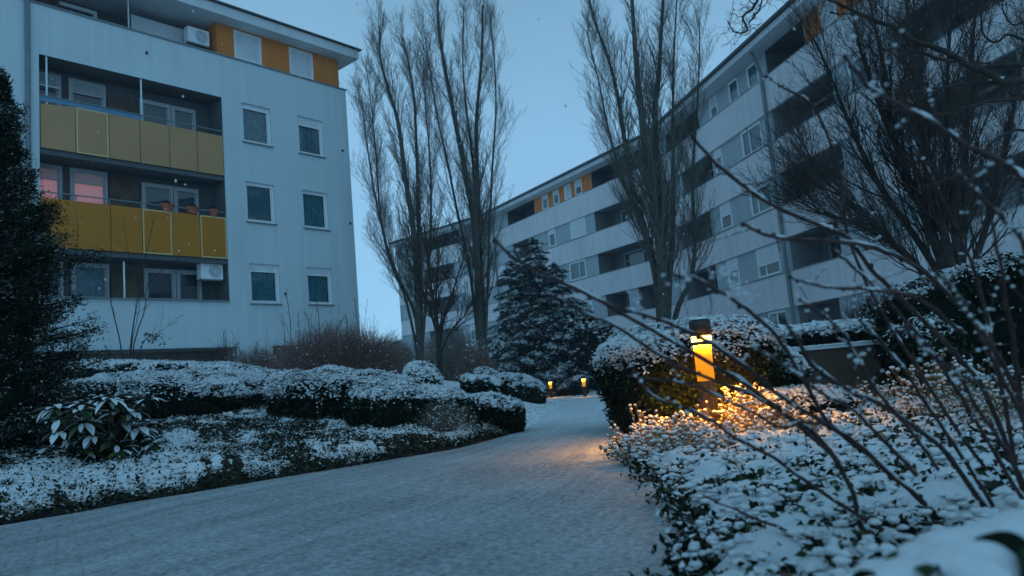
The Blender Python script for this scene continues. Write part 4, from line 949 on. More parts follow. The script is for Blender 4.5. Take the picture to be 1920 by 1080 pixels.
# drooping side twigs low on the middle poplar
Yt = 19.0; b4 = z_at(822, Yt, 700)
S = stems_from([[(824, 690), (822, 640), (818, 600), (808, 540), (800, 470), (796, 420)], [(823, 660), (832, 600), (848, 550), (862, 505), (874, 470)], [(823, 640), (806, 580), (786, 530), (776, 480)],
                [(823, 650), (818, 560), (822, 490), (826, 430)], [(823, 668), (846, 620), (872, 590), (890, 555)]], Yt, lean=.35)
S[0] = np.vstack([b4, S[0][1:]])
bare_tree('young_tree', 'slim bare young tree with upswept branches before the poplars', 'tree', b4, S, [.075, .04, .04, .035, .03], twig=(TWIG_D, BARK_D), rtip=.2,
          levels=[dict(k=16, t0=.2, t1=.98, ang=(18, 45), ln=(.6, 1.5), n=7, up=.5, wob=.09, rf=.5, rmin=.007, fall=.5), dict(k=8, t0=.15, t1=1, ang=(20, 50), ln=(.25, .7), n=5, up=.35, wob=.12, rf=.6, rmin=.005), dict(k=4, t0=.2, t1=1, ang=(20, 55), ln=(.1, .3), n=3, up=.3, wob=.12, rf=.7, rmin=.004)])
# many stemmed bare tree at the right
Yr = 13.0; b5 = z_at(1795, Yr, 560)
S = stems_from([[(1795, 560), (1768, 430), (1740, 300), (1722, 180), (1705, 60), (1695, -60)], [(1790, 560), (1730, 400), (1697, 320), (1672, 230), (1655, 120), (1630, 0)], [(1790, 560), (1720, 450), (1650, 350), (1600, 250), (1560, 150), (1525, 70)],
                [(1800, 560), (1760, 400), (1735, 260), (1728, 120), (1735, 0)], [(1800, 560), (1808, 400), (1812, 250), (1822, 100), (1835, -40)], [(1805, 560), (1850, 420), (1880, 300), (1905, 180), (1925, 60)],
                [(1788, 570), (1700, 480), (1620, 400), (1560, 350), (1515, 290)], [(1795, 560), (1745, 430), (1690, 300), (1645, 190), (1610, 80), (1590, -30)], [(1795, 570), (1690, 470), (1605, 420), (1540, 400), (1488, 372)], [(1802, 560), (1785, 380), (1775, 220), (1780, 80), (1790, -30)]], Yr, lean=.7)
S = [np.vstack([b5 + (s[0] - b5) * .5 * [1, 1, 0], s[1:]]) for s in S]
bare_tree('multi_stem_tree', 'dark many stemmed bare tree fanning out in front of the right block', 'tree', b5, S, [.085, .08, .07, .07, .075, .07, .05, .07, .045, .06], twig=(TWIG_D, BARK_D), rtip=.22,
          levels=[dict(k=38, t0=.10, t1=.99, ang=(10, 34), ln=(.9, 2.1), n=9, up=.55, wob=.07, rf=.38, rmin=.006, fall=.5), dict(k=9, t0=.12, t1=1, ang=(14, 42), ln=(.4, 1.0), n=6, up=.4, wob=.10, rf=.55, rmin=.0042), dict(k=5, t0=.1, t1=1, ang=(18, 50), ln=(.12, .45), n=4, up=.3, wob=.13, rf=.7, rmin=.0034)])
# corkscrew willow boughs reaching in from the right
Yc = 6.2
def crook(p, y0, y1, r0, r1, n=40):
    P = resample([at(a, b, y0 + (y1 - y0) * i / (len(p) - 1)) for i, (a, b) in enumerate(p)], n); P += .012 * np.stack([fbm(P + 3, 6.), fbm(P + 17, 6.), fbm(P + 29, 6.)], -1); return P, np.linspace(r0, r1, n)
boughs = [([(1990, 175), (1920, 152), (1873, 157), (1857, 141), (1807, 117), (1767, 93), (1723, 80), (1693, 57), (1673, 50), (1623, 30), (1583, 13), (1560, 3), (1520, -20)], .036, .009),
          ([(1990, 120), (1890, 122), (1833, 127), (1800, 113), (1773, 115), (1723, 97), (1687, 83), (1660, 92), (1640, 50), (1617, 32), (1557, 23)], .020, .006),
          ([(1990, 180), (1920, 187), (1857, 190), (1813, 201), (1790, 213), (1723, 215), (1700, 205), (1690, 170)], .016, .004),
          ([(1960, 150), (1840, 157), (1773, 163), (1720, 172), (1700, 163), (1660, 174), (1640, 170)], .014, .004),
          ([(1990, 270), (1920, 245), (1870, 262), (1830, 300), (1790, 330), (1740, 350)], .014, .004),
          ([(1990, 60), (1930, 75), (1890, 66), (1862, 80), (1840, 60), (1838, 30), (1850, 5), (1840, -20)], .014, .004),
          ([(1990, -10), (1900, -25), (1720, -40), (1560, -55), (1440, -40), (1418, 10), (1392, 30), (1400, 58), (1380, 62), (1366, 40)], .02, .004),
          ([(1440, -40), (1428, 8), (1420, 25), (1400, 45), (1390, 70)], .008, .003), ([(1960, 20), (1905, 45), (1880, 20), (1890, -10)], .01, .003)]
cb = np.array([XY(2080, 6.4, 600), 6.4, 0.]); cb[2] = T1(cb[0], cb[1])
cw = empty('corkscrew_willow', cb); tag(cw, 'corkscrew willow with twisting dark boughs reaching in from the upper right', 'tree')
g = G(); gt = G()
fork = at(2060, 150, 6.3)
tubes(g, resample([cb, cb * .5 + fork * .5 + [.06, 0, 0], fork, at(2050, -120, 6.4)], 14), np.linspace(.11, .05, 14), 9)
for (p, ra, rb_) in boughs:
    P, R = crook(p, Yc, Yc - .5, ra, rb_)
    if p[0][0] > 1900: P = np.vstack([resample([fork, P[0]], 4)[:3], P]); R = np.concatenate([[ra * 1.1] * 3, R])
    tubes(g, P, R, 7)
    Pk, Rk = kids(P[None], R[None], 16, .15, 1., (35, 80), (.15, .42), 16, up=.0, wob=.42, rf=.35, rmin=.0028, fall=.3); tubes(gt, Pk, Rk, 4)
    P2k, R2k = kids(Pk, Rk, 3, .2, 1., (30, 80), (.08, .22), 10, up=-.1, wob=.45, rf=.6, rmin=.0018, fall=.2); tubes(gt, P2k, R2k, 3)
g.build('trunk', [BARK_D], cw, smooth=True); gt.build('branches', [TWIG_D], cw)
g = G(); C = at(1868, 148, Yc - .02) + rng.normal(size=(26, 3)) * [.035, .01, .006]; s = rng.uniform(.006, .014, (26, 1)); blobs(g, C, np.concatenate([s * 1.4, s, s * .7], 1), 0, 1); g.build('branch_snow', [SNOWB], cw, smooth=True)

# conifers
def spruce(label, base, H, Rb, nlev, snow=.5, leaf=(LEAF_D, LEAF_M), droop=.35, tops=1, name='spruce_tree', group=None, dens=1.0, size=.10):
    root = empty(name, base); tag(root, label, 'conifer', group)
    g = G(); gl = G(); gs = G()
    for tpk in range(tops):
        tb = base + np.array([(tpk - (tops - 1) / 2) * Rb * .30, rng.normal() * .3, 0]); h = H * (1 - .09 * ((tpk * 2 + 1) % 3)) if tops > 1 else H
        P = resample([tb, tb + [0.05, 0, h * .5], tb + [0, 0, h]], 12); tubes(g, P, np.linspace(.16, .015, 12) * H / 8, 7)
        for lv in range(nlev):
            f = (lv + rng.random() * 1.0) / nlev; z = h * (.04 + .95 * f); R = Rb * (1 - f) ** .68 * (.9 if tops == 1 else .80) + .15
            nb = int((7 + 7 * (1 - f)) * dens)
            for b in range(nb):
                a = rng.random() * 2 * pi; L = R * rng.uniform(.42, 1.18); t = np.linspace(0, 1, 7)[:, None]
                d = np.array([cos(a), sin(a), 0]); P = tb + [0, 0, z + rng.normal() * .13] + d * L * t + np.array([0, 0, 1.]) * (.16 * t - droop * t ** 1.7) * L
                tubes(g, P, np.linspace(.022, .005, 7), 4)
                m_ = int(46 * L / .8 * dens) + 8; q = rng.random(m_) ** .7; x = q * 6; i = np.clip(x.astype(int), 0, 5); fr = (x - i)[:, None]; C = P[i] * (1 - fr) + P[i + 1] * fr
                side = np.array([-sin(a), cos(a), 0]); wd = (.30 * (1 - q * .8) * (L + .25))[:, None]; u = rng.uniform(-1, 1, (m_, 1)); C = C + side * u * wd - np.array([0, 0, 1]) * np.abs(u) ** 1.5 * wd * .55 + rng.normal(size=(m_, 3)) * .03
                sz = size * rng.uniform(.6, 1.3, m_); dirs = unit(d * .8 + side * u * .9 + np.array([0, 0, -.35]) + rng.normal(size=(m_, 3)) * .25)
                leafquads(gl, C, np.tile([0, 0, 1.], (m_, 1)) + d * .3, sz, (rng.random(m_) < .35).astype(int), .22, .35, dirs=dirs)
                on = (rng.random(m_) < snow * (.3 + .9 * (q > .35))) & (np.abs(u[:, 0]) < .8)
                if on.any(): leafquads(gs, C[on] + [0, 0, .025], np.tile([0, 0, 1.], (on.sum(), 1)) + d * .3, sz[on] * 1.0, 0, .36, .25, dirs=dirs[on])
    g.build('trunk', [BARK_D], root); gl.build('needles', list(leaf), root); gs.build('snow_caps', [SNOWB], root)
    return root
LEAF_S = mat('spruce_needles', (.032, .066, .058), .7, spec=.2); LEAF_S2 = mat('spruce_needles_pale', (.05, .095, .082), .7, spec=.2)
spruce('twin topped spruce with snow laden boughs in front of the right block', z_at(1022, 42.5, 708), 9.0, 3.9, 26, .50, (LEAF_S, LEAF_S2), tops=3, size=.14, dens=1.35)
hedge('tall dark evergreen shrub at the foot of the spruce', XY(1000, 41, 690), 41.2, 1.9, .9, 3.6, 0, p=2.6, n=16000, size=.10, snow_n=160, snow_s=.10, cover=.22, nz=.14, leaf=(LEAF_D, LEAF_S), name='evergreen_shrub', cat='shrub')
hedge('dark green shrub with snow flecks right of the spruce', XY(1102, 40.0, 690), 41.0, 1.55, .9, 4.1, 0, p=2.2, n=14000, size=.10, snow_n=300, snow_s=.10, cover=.4, thr=(-.2, .8), nz=.2, leaf=(LEAF_D, LEAF_S), name='evergreen_shrub', cat='shrub')
hedge('snow flecked shrub left of the spruce by the middle poplar', XY(950, 40, 690), 41, 1.05, .8, 3.4, 0, p=2.2, n=9000, size=.10, snow_n=260, snow_s=.09, cover=.5, thr=(-.2, .8), nz=.2, leaf=(LEAF_S, LEAF_S2), name='evergreen_shrub', cat='shrub')

# dark conifer close at the left edge
def thuja():
    y = 6.7; base = np.array([XY(-12, y, 870), y, 0]); base[2] = T1(base[0], base[1]); H = 3.95
    root = empty('dark_conifer', base); tag(root, 'near black feathery conifer rising along the left edge', 'conifer')
    g = G(); gl = G(); gs = G(); tubes(g, resample([base, base + [.02, 0, H * .5], base + [-.03, 0, H * .98]], 10), np.linspace(.09, .012, 10), 8)
    prof = lambda z: np.interp(z / H, [0, .1, .3, .5, .58, .68, .8, .9, 1.0], [.66, .70, .72, .66, .54, .36, .25, .17, .04])
    for k in range(680):
        z = H * rng.random() ** .85; a = rng.random() * 2 * pi; L = prof(z) * rng.uniform(.78, 1.10) * (1 + .22 * sin(3 * a + z * 5)) * (rng.uniform(1.2, 1.5) if rng.random() < .12 else .92)
        d = np.array([cos(a), sin(a), 0]); t = np.linspace(0, 1, 7)[:, None]; P = base + [0, 0, z * .92] + d * L * t + np.array([0, 0, 1.]) * (.30 * t ** 1.6 - .12 * t) * L
        tubes(g, P, np.linspace(.012, .003, 7), 4)
        m_ = 260; q = .25 + .75 * rng.random(m_) ** .6; x = q * 6; i = np.clip(x.astype(int), 0, 5); fr = (x - i)[:, None]; C = P[i] * (1 - fr) + P[i + 1] * fr
        side = np.array([-sin(a), cos(a), 0]); u = rng.uniform(-1, 1, (m_, 1)); wd = (.15 * (1.15 - q))[:, None] + .02
        C = C + side * u * wd + np.array([0, 0, 1]) * (-np.abs(u) * .035 + rng.normal(size=(m_, 1)) * .018); dirs = unit(d * .8 + side * u + np.array([0, 0, -.15]) + rng.normal(size=(m_, 3)) * .3)
        sz = .0165 * rng.uniform(.6, 1.5, m_); C = C + rng.normal(size=(m_, 3)) * [.02, .02, .035]; leafquads(gl, C, unit(rng.normal(size=(m_, 3)) + [0, -.3, .5]), sz, (rng.random(m_) < .12).astype(int), .26, .4)
        on = (rng.random(m_) < (.05 + .30 * (hashn(C, .22) > .62)) * (q > .55))
        if on.any(): leafquads(gs, C[on] + [0, 0, .006], np.tile([0, 0, 1.], (on.sum(), 1)), sz[on], 0, .35, .3, dirs=dirs[on])
    g.build('trunk', [BARK_D], root); gl.build('needles', [LEAF_D, LEAF_M], root); gs.build('snow_caps', [SNOWB], root)
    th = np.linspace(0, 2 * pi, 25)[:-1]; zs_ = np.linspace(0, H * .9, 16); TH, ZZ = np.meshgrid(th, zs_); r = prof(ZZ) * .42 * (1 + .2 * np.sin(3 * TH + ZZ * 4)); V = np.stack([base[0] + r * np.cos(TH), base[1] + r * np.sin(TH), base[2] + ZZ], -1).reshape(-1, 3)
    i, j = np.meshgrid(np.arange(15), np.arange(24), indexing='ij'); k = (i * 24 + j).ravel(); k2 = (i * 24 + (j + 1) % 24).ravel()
    g = G(); g.add(V, np.stack([k, k2, k2 + 24, k + 24], -1)); g.build('shade_core', [BLACK], root)  # solid dark core, painted as the shade inside the conifer
thuja()

# twiggy bushes
def twig_mound(label, px, y, a, b, h, n, m_, rad=.006, name='twig_bush', snow=0, py=700, k2=5, tall=0, up=.15, group=None):
    c = z_at(px, y, py); root = empty(name, c); tag(root, label, 'bush', group)
    ang = rng.random(n) * 2 * pi; rr = np.sqrt(rng.random(n)); x0, y0 = c[0] + a * .55 * rr * np.cos(ang), c[1] + b * .55 * rr * np.sin(ang)
    base = np.stack([x0, y0, terrain(x0, y0)], -1)
    ph = rng.uniform(.12, 1.45, n); a2 = ang + rng.normal(size=n) * .5
    end = np.stack([c[0] + a * np.cos(a2) * np.cos(ph) * rng.uniform(.75, 1.05, n), c[1] + b * np.sin(a2) * np.cos(ph), base[:, 2] + h * np.sin(ph) ** .7 * rng.uniform(.72, 1.08, n)], -1)
    if tall: q = rng.random(n) < tall; end[q, 2] += rng.uniform(.1, .55, q.sum()) * h
    t = np.linspace(0, 1, 6)[None, :, None]; P = base[:, None] * (1 - t) + end[:, None] * t + np.array([0, 0, 1.]) * (t * (1 - t)) * h * .35 + np.cumsum(rng.normal(size=(n, 6, 3)) * .018, 1)
    R = np.tile(np.linspace(rad, rad * .4, 6), (n, 1)); g = G(); tubes(g, P, R, 3)
    K, KR = kids(P, R, k2, .3, 1., (20, 55), (.10 * h + .05, .34 * h), 4, up=up, wob=.16, rf=.6, rmin=rad * .45, fall=.3); tubes(g, K, KR, 3)
    g.build('twigs', [m_], root)
    if snow:
        g = G(); C = K.reshape(-1, 3)[rng.choice(K.shape[0] * 4, snow)]; s = rng.uniform(.008, .02, (snow, 1)) * (y / 14); blobs(g, C + [0, 0, .006], np.concatenate([s, s, s * .6], 1), 0, 0); g.build('snow_caps', [SNOWB], root)
    return root
twig_mound('reddish brown leafless mound of twigs under the wall of the left block', 640, 16.0, 1.72, 1.1, 1.30, 1500, TWIG_R, .0065, snow=350, tall=.02)
twig_mound('small leafless reddish bush beside the brown vent of the left block', 490, 17.5, .85, .6, .85, 420, TWIG_R, .006, snow=120, tall=.10)
twig_mound('thin upright leafless bush at the left block corner', 430, 19.5, .5, .4, 1.0, 60, TWIG_D, .007, tall=.25, up=.5)
GB = 'grey leafless bushes between the poplars'
for k, (px, y, a, h, lab) in enumerate(((855, 26, 1.3, 1.9, 'pale grey leafless bush right of the slim young tree'), (735, 27, 1.1, 1.5, 'grey leafless bush left of the slim young tree, behind the mound'), (895, 25, .8, 1.2, 'brownish leafless bush low before the middle poplar'), (800, 33, 2.2, 2.4, 'hazy grey thicket of twigs behind the poplars'))):
    twig_mound(lab, px, y, a, .8, h, 420, TWIG_G if k != 2 else TWIG_R, .008, k2=6, snow=160, group=GB, up=.4)
twig_mound('small grey twiggy bush with snow at the path edge before the low dome hedge', 833, 8.05, .36, .26, .34, 420, TWIG_G, .0028, snow=500, py=810)
twig_mound('grey leafless thicket behind the garden wall before the tall dark hedge', 1640, 11.5, .9, .6, 1.25, 500, TWIG_D, .006, py=620, snow=140)
# young bare shrub in front of the left block
c = z_at(240, 20.5, 690)
S = [resample([c + [dx * .1, 0, 0], *[at(px, py, 20.5 + dy) for px, py in p]], 12) for dx, dy, p in ((-1, 0, [(225, 640), (212, 585), (205, 540), (208, 470)]), (0, .3, [(246, 640), (254, 585), (266, 520), (280, 450), (292, 400)]), (1, -.3, [(252, 640), (272, 580), (275, 540), (300, 510), (345, 480)]), (1, 0, [(270, 640), (300, 622), (340, 590)]), (.5, .2, [(248, 640), (262, 560), (240, 470), (232, 410)]))]
bare_tree('young_shrub', 'sparse young leafless shrub with thin forked stems before the left block', 'shrub', c, S, [.022, .024, .02, .012, .012], twig=(TWIG_D, BARK_D), levels=[dict(k=6, t0=.3, t1=.95, ang=(25, 55), ln=(.3, 1.1), n=6, up=.5, wob=.1, rf=.5, rmin=.005), dict(k=3, t0=.3, t1=1, ang=(25, 55), ln=(.15, .4), n=4, up=.4, wob=.1, rf=.6, rmin=.004)])
g = G(); C = at(282, 635, 20.3) + rng.normal(size=(60, 3)) * [.22, .1, .10]; leafquads(g, C, np.tile([0, 0, 1.], (60, 1)), .06, 0, .4, .8); g.build('last_leaves', [LEAF_M], bpy.data.objects['young_shrub'])
# tall wild stems above the mound
g = G(); c = z_at(600, 16.6, 690); r_ = empty('wild_stems', c); tag(r_, 'few tall thin wild stems standing above the reddish mound', 'plant')
P = []
for px, py0, px1, py1 in ((548, 660, 536, 545), (560, 640, 558, 590), (600, 640, 592, 560), (585, 630, 570, 585), (672, 640, 664, 560), (650, 630, 648, 590), (535, 650, 528, 600), (620, 640, 640, 600)): P.append(resample([at(px, py0 + 30, 16.6), at((px + px1) / 2 + 2, (py0 + py1) / 2, 16.6), at(px1, py1, 16.6)], 6))
P = np.array(P); R = np.tile(np.linspace(.010, .005, 6), (len(P), 1)); tubes(g, P, R, 4); K, KR = kids(P, R, 5, .4, 1, (20, 50), (.1, .35), 4, up=.3, rmin=.004); tubes(g, K, KR, 3); g.build('stems', [TWIG_D], r_)

# ------------------------------------------------------------------ lamps, seedheads, near stems
def bollard(base, H, r, label, st=1.0, segs=28, far=False):
    root = empty('bollard_lamp', base); tag(root, label, 'lamp', 'path lamps')
    a = np.arange(segs) * 2 * pi / segs; C_, S_ = np.cos(a), np.sin(a)
    def lathe(prof, name, m, smooth=True, capt=False):
        g = G(); V = np.concatenate([np.stack([base[0] + q * C_, base[1] + q * S_, np.full(segs, base[2] + z)], -1) for q, z in prof]); k = np.arange(segs)
        F = np.concatenate([np.stack([k + segs * j, (k + 1) % segs + segs * j, (k + 1) % segs + segs * (j + 1), k + segs * (j + 1)], -1) for j in range(len(prof) - 1)]); g.add(V, F)
        if capt: g.add(V[-segs:], [list(range(segs))])
        o = g.build(name, [m], root, smooth=smooth)
        return o
    post = lathe([(r * .84, 0), (r * .84, H * .30), (r * .84, H * .50)], 'post', POSTM)
    lathe([(r * .82, H * .501), (r * .82, H * .65), (r * .82, H * .79)], 'amber_diffuser', AMBERF if far else AMBER)
    lathe([(r * .868, 0), (r * .868, H * .10)], 'base_sleeve', CAPBLK)
    lathe([(r * .82, H * .80), (r * .99, H * .799), (r * .99, H * .789), (r * 1.01, H * .789), (r * 1.01, H * .818), (r * .9, H * .82)], 'dark_rim', CAPBLK)
    rg = lathe([(r * .93, H * .821), (r * .95, H * .825), (r * .95, H * .862), (r * .93, H * .866)], 'light_ring', RINGE)
    rg2 = lathe([(r * .985, H * .7965), (r * .84, H * .7965)], 'downlight', DOWNF if far else DOWNE)
    cap = lathe([(r * .9, H * .867), (r * 1.02, H * .868), (r * 1.02, H * .985), (r * .97, H * .995), (r * .5, H * 1.0), (0.001, H * 1.0)], 'cap', CAPBLK)
    g = G(); v, f = ICO[2]; up_ = v[:, 2] > -.05; V = np.stack([base[0] + v[:, 0] * r * .97, base[1] + v[:, 1] * r * .97, base[2] + H + np.clip(v[:, 2], 0, 1) * .022], -1); F = f[up_[f].all(1)]; g.add(V, F); g.build('cap_snow', [SNOWB], root, smooth=True)
    return root
bb = np.array([1.43, 5.82, T1(1.43, 5.82) - .03])
bollard(bb, .95, .081, 'lit bollard lamp with black snow capped head standing in the dry seedheads')
pb = at(1097, 743, 33.5); bollard(np.array([pb[0], pb[1], T1(pb[0], pb[1])]), .93, .095, 'far lit bollard lamp at the end of the path, right of the two', segs=12, far=True)
pb = at(1033, 733, 38.4); bollard(np.array([pb[0], pb[1], T1(pb[0], pb[1])]), .93, .095, 'far lit bollard lamp half hidden by a bush, left of the two', segs=12, far=True)

# dry seedhead plants round the lamp
def seed_plant(label, cx, cy, n, spread, hmin, hmax, head=.0135, snow=.8, lean=(0, 0), green=0, name='seedhead_plant'):
    c = np.array([cx, cy, T1(cx, cy)]); root = empty(name, c); tag(root, label, 'plant', 'dry seedhead plants round the lamp' if name == 'seedhead_plant' else None)
    ang = rng.random(n) * 2 * pi; rr = rng.random(n) ** .7
    b0 = np.stack([cx + spread * .45 * rr * np.cos(ang), cy + spread * .45 * rr * np.sin(ang), np.zeros(n)], -1); b0[:, 2] = terrain(b0[:, 0], b0[:, 1])
    L = rng.uniform(hmin, hmax, n); e_ = b0 + np.stack([np.cos(ang) * spread * .75 * rr + lean[0] * L, np.sin(ang) * spread * .75 * rr + lean[1] * L, L * (1 - .35 * rr)], -1)
    t = np.linspace(0, 1, 6)[None, :, None]; P = b0[:, None] * (1 - t) + e_[:, None] * t + np.array([0, 0, 1.]) * (t * (1 - t)) * .06 + np.cumsum(rng.normal(size=(n, 6, 3)) * .004, 1)
    R = np.tile(np.linspace(.0026, .0014, 6), (n, 1)); g = G(); tubes(g, P, R, 4)
    K, KR = kids(P, R, 3, .45, .98, (20, 50), (.04, .12), 4, up=.35, wob=.1, rf=.7, rmin=.0013); tubes(g, K, KR, 3); g.build('stalks', [STALK], root)
    H = np.concatenate([P[:, -1], K[:, -1]]); H = H[rng.random(len(H)) < .75]; s = head * rng.uniform(.45, 1.15, (len(H), 1)); g = G(); blobs(g, H, np.concatenate([s, s, s], 1), 0, 1, .1)
    o = g.build('seedheads', [SEED], root, smooth=True); o['kind'] = 'stuff'
    q = rng.random(len(H)) < snow; s2 = s[q]; g = G(); blobs(g, H[q] + np.concatenate([s2 * 0, s2 * 0, s2 * .45], 1), np.concatenate([s2 * 1.08, s2 * 1.08, s2 * .8], 1), 0, 1, .12); o = g.build('snow_caps', [SNOWB], root, smooth=True); o['kind'] = 'stuff'
    g = G(); m_ = n * 18; i = rng.integers(0, n, m_); f = rng.random(m_) * .75; x = f * 5; k = np.clip(x.astype(int), 0, 4); fr = (x - k)[:, None]; C = P[i, k] * (1 - fr) + P[i, k + 1] * fr + rng.normal(size=(m_, 3)) * .02
    leafquads(g, C, unit(rng.normal(size=(m_, 3)) + [0, 0, .6]), rng.uniform(.006, .017, m_), np.where(rng.random(m_) < .34, 1, np.where(rng.random(m_) < green, 2, 0)), .5, .6); o = g.build('dry_leaves', [STALK, SNOWB, LEAF_Y], root); return root
for k, (px, y, n, sp, h0, h1, lab) in enumerate(((1262, 5.35, 90, .32, .06, .22, 'dry seedhead plant just left of the lamp, lit yellow by it'), (1205, 5.0, 85, .28, .05, .17, 'dry seedhead plant spilling over the paving, leftmost round the lamp'), (1290, 4.85, 85, .30, .06, .22, 'low dry seedhead plant in front of the lamp foot'),
        (1395, 5.75, 100, .32, .16, .44, 'tallest dry seedhead plant right behind the lamp'), (1450, 5.35, 90, .34, .08, .30, 'dry seedhead plant right of the lamp, lit yellow by it'), (1350, 5.2, 60, .28, .05, .22, 'dry seedhead plant in front of the lamp on its right'), (1283, 5.50, 80, .26, .06, .24, 'dry seedhead plant close at the left of the lamp foot, brightest lit'), (1318, 5.36, 60, .22, .04, .15, 'low dry seedhead plant right before the lamp post'), (1200, 5.7, 26, .20, .14, .34, 'thin dry seedhead plant against the big hedge face'), (1520, 5.2, 55, .30, .05, .20, 'low dry seedhead plant farthest right of the lamp'))):
    seed_plant(lab, XY(px, y, 800), y, n, sp, h0, h1)
seed_plant('snowy seedhead shrub with green leaves before the tall dark hedge', XY(1765, 5.3, 780), 5.3, 60, .38, .18, .56, head=.014, snow=.9, green=.9, name='green_seedhead_shrub')
seed_plant('thin snowy seedhead stalks at the foot of the garden wall', XY(1620, 6.6, 780), 6.6, 40, .5, .12, .34, head=.011, snow=.9, green=.5, name='green_seedhead_shrub')
seed_plant('snowy seedhead shrub at the right picture edge', XY(1900, 4.6, 800), 4.6, 60, .36, .16, .5, head=.014, snow=.9, green=.9, name='green_seedhead_shrub')

# leafless shrub close to the camera: stems leaning left, measured from tip to base, snow lying along them
STEMS = [
 ([(928, 449), (958, 481), (1011, 508), (1070, 537), (1121, 560), (1167, 587), (1267, 643), (1347, 690), (1413, 730), (1473, 777), (1523, 810), (1567, 863), (1597, 920), (1613, 983), (1650, 1030)], 1.55, 2.25, .0075),
 ([(1190, 697), (1223, 743), (1293, 770), (1340, 793), (1380, 820), (1440, 853), (1490, 887), (1563, 937), (1627, 977), (1702, 1025)], 1.75, 2.25, .0065),
 ([(1040, 555), (1051, 562), (1082, 579), (1111, 594), (1140, 606), (1175, 623), (1202, 642), (1234, 664), (1280, 689), (1345, 715), (1425, 748), (1500, 800), (1573, 868)], 1.45, 2.1, .0055),
 ([(1161, 578), (1219, 594), (1280, 617), (1330, 640), (1400, 690), (1460, 740), (1540, 790), (1613, 837), (1673, 893), (1727, 937), (1770, 985)], 1.5, 2.35, .0075),
 ([(1267, 517), (1307, 523), (1340, 543), (1383, 567), (1413, 590), (1447, 620), (1480, 665), (1510, 720), (1540, 773), (1573, 810), (1640, 863), (1707, 920), (1765, 985)], 1.35, 2.35, .0070),
 ([(1297, 257), (1338, 303), (1359, 320), (1407, 358), (1455, 388), (1507, 410), (1550, 427), (1587, 443), (1613, 477), (1640, 513), (1690, 560), (1773, 643), (1833, 713), (1870, 790), (1900, 870)], 1.7, 2.5, .0085),
 ([(1393, 420), (1427, 437), (1467, 447), (1540, 450), (1627, 460), (1707, 493), (1773, 547), (1840, 620), (1900, 720), (1935, 800)], 1.6, 2.3, .0080),
 ([(1437, 143), (1470, 165), (1517, 193), (1550, 250), (1575, 330), (1590, 440), (1640, 560), (1720, 690), (1790, 800), (1850, 880)], 1.9, 2.7, .0065),
 ([(1585, 110), (1603, 130), (1640, 170), (1707, 207), (1757, 233), (1807, 270), (1873, 300), (1920, 337), (1990, 400)], 1.2, 1.7, .0075),
 ([(1319, 931), (1378, 955), (1433, 980), (1507, 1003), (1550, 1020), (1607, 1046)], 1.9, 2.15, .0055),
 ([(1394, 894), (1440, 915), (1478, 938), (1510, 952)], 2.3, 2.5, .0030),
 ([(1480, 520), (1520, 532), (1570, 540), (1633, 543), (1720, 560), (1800, 620)], 1.5, 1.8, .0050),
 ([(1470, 600), (1497, 640), (1530, 690), (1606, 740), (1640, 752), (1723, 807), (1773, 847), (1823, 920), (1872, 985)], 1.6, 2.4, .0085),
 ([(1500, 560), (1540, 590), (1589, 635), (1606, 671), (1650, 740), (1700, 800), (1760, 880)], 1.4, 2.0, .0050),
 ([(1700, 250), (1745, 330), (1790, 420), (1830, 520), (1860, 640), (1885, 760), (1900, 850), (1920, 930)], 1.9, 2.5, .0075),
 ([(1790, 320), (1820, 350), (1873, 400), (1915, 450), (1960, 540)], 1.2, 1.5, .0055),
 ([(1610, 600), (1650, 640), (1700, 700), (1745, 770), (1800, 850), (1850, 930), (1890, 1000)], 1.8, 2.4, .0070),
 ([(1700, 620), (1735, 655), (1790, 700), (1850, 790), (1905, 880), (1940, 960)], 1.5, 2.0, .0060),
 ([(1560, 470), (1600, 500), (1690, 590), (1760, 680), (1830, 790), (1890, 890), (1930, 960)], 1.6, 2.3, .0065),
 ([(1420, 655), (1475, 690), (1540, 735), (1600, 770), (1660, 830), (1720, 890)], 1.5, 2.0, .0055),
 ([(1860, 420), (1880, 520), (1900, 640), (1915, 760), (1935, 880)], 1.5, 2.0, .0065),
 ([(1750, 500), (1800, 560), (1850, 650), (1895, 740), (1945, 850)], 1.3, 1.8, .0055),
 ([(1180, 705), (1240, 712), (1300, 722), (1352, 745), (1410, 772), (1460, 800), (1507, 792), (1557, 797)], 1.7, 2.0, .0045),
]
sb = np.array([XY(1790, 2.3, 1000), 2.3, .05])
bs = empty('bare_shrub', sb); tag(bs, 'leafless shrub close to the camera, thin snow dotted stems leaning across the right', 'shrub')
g = G(); gs = G(); ALLP = []
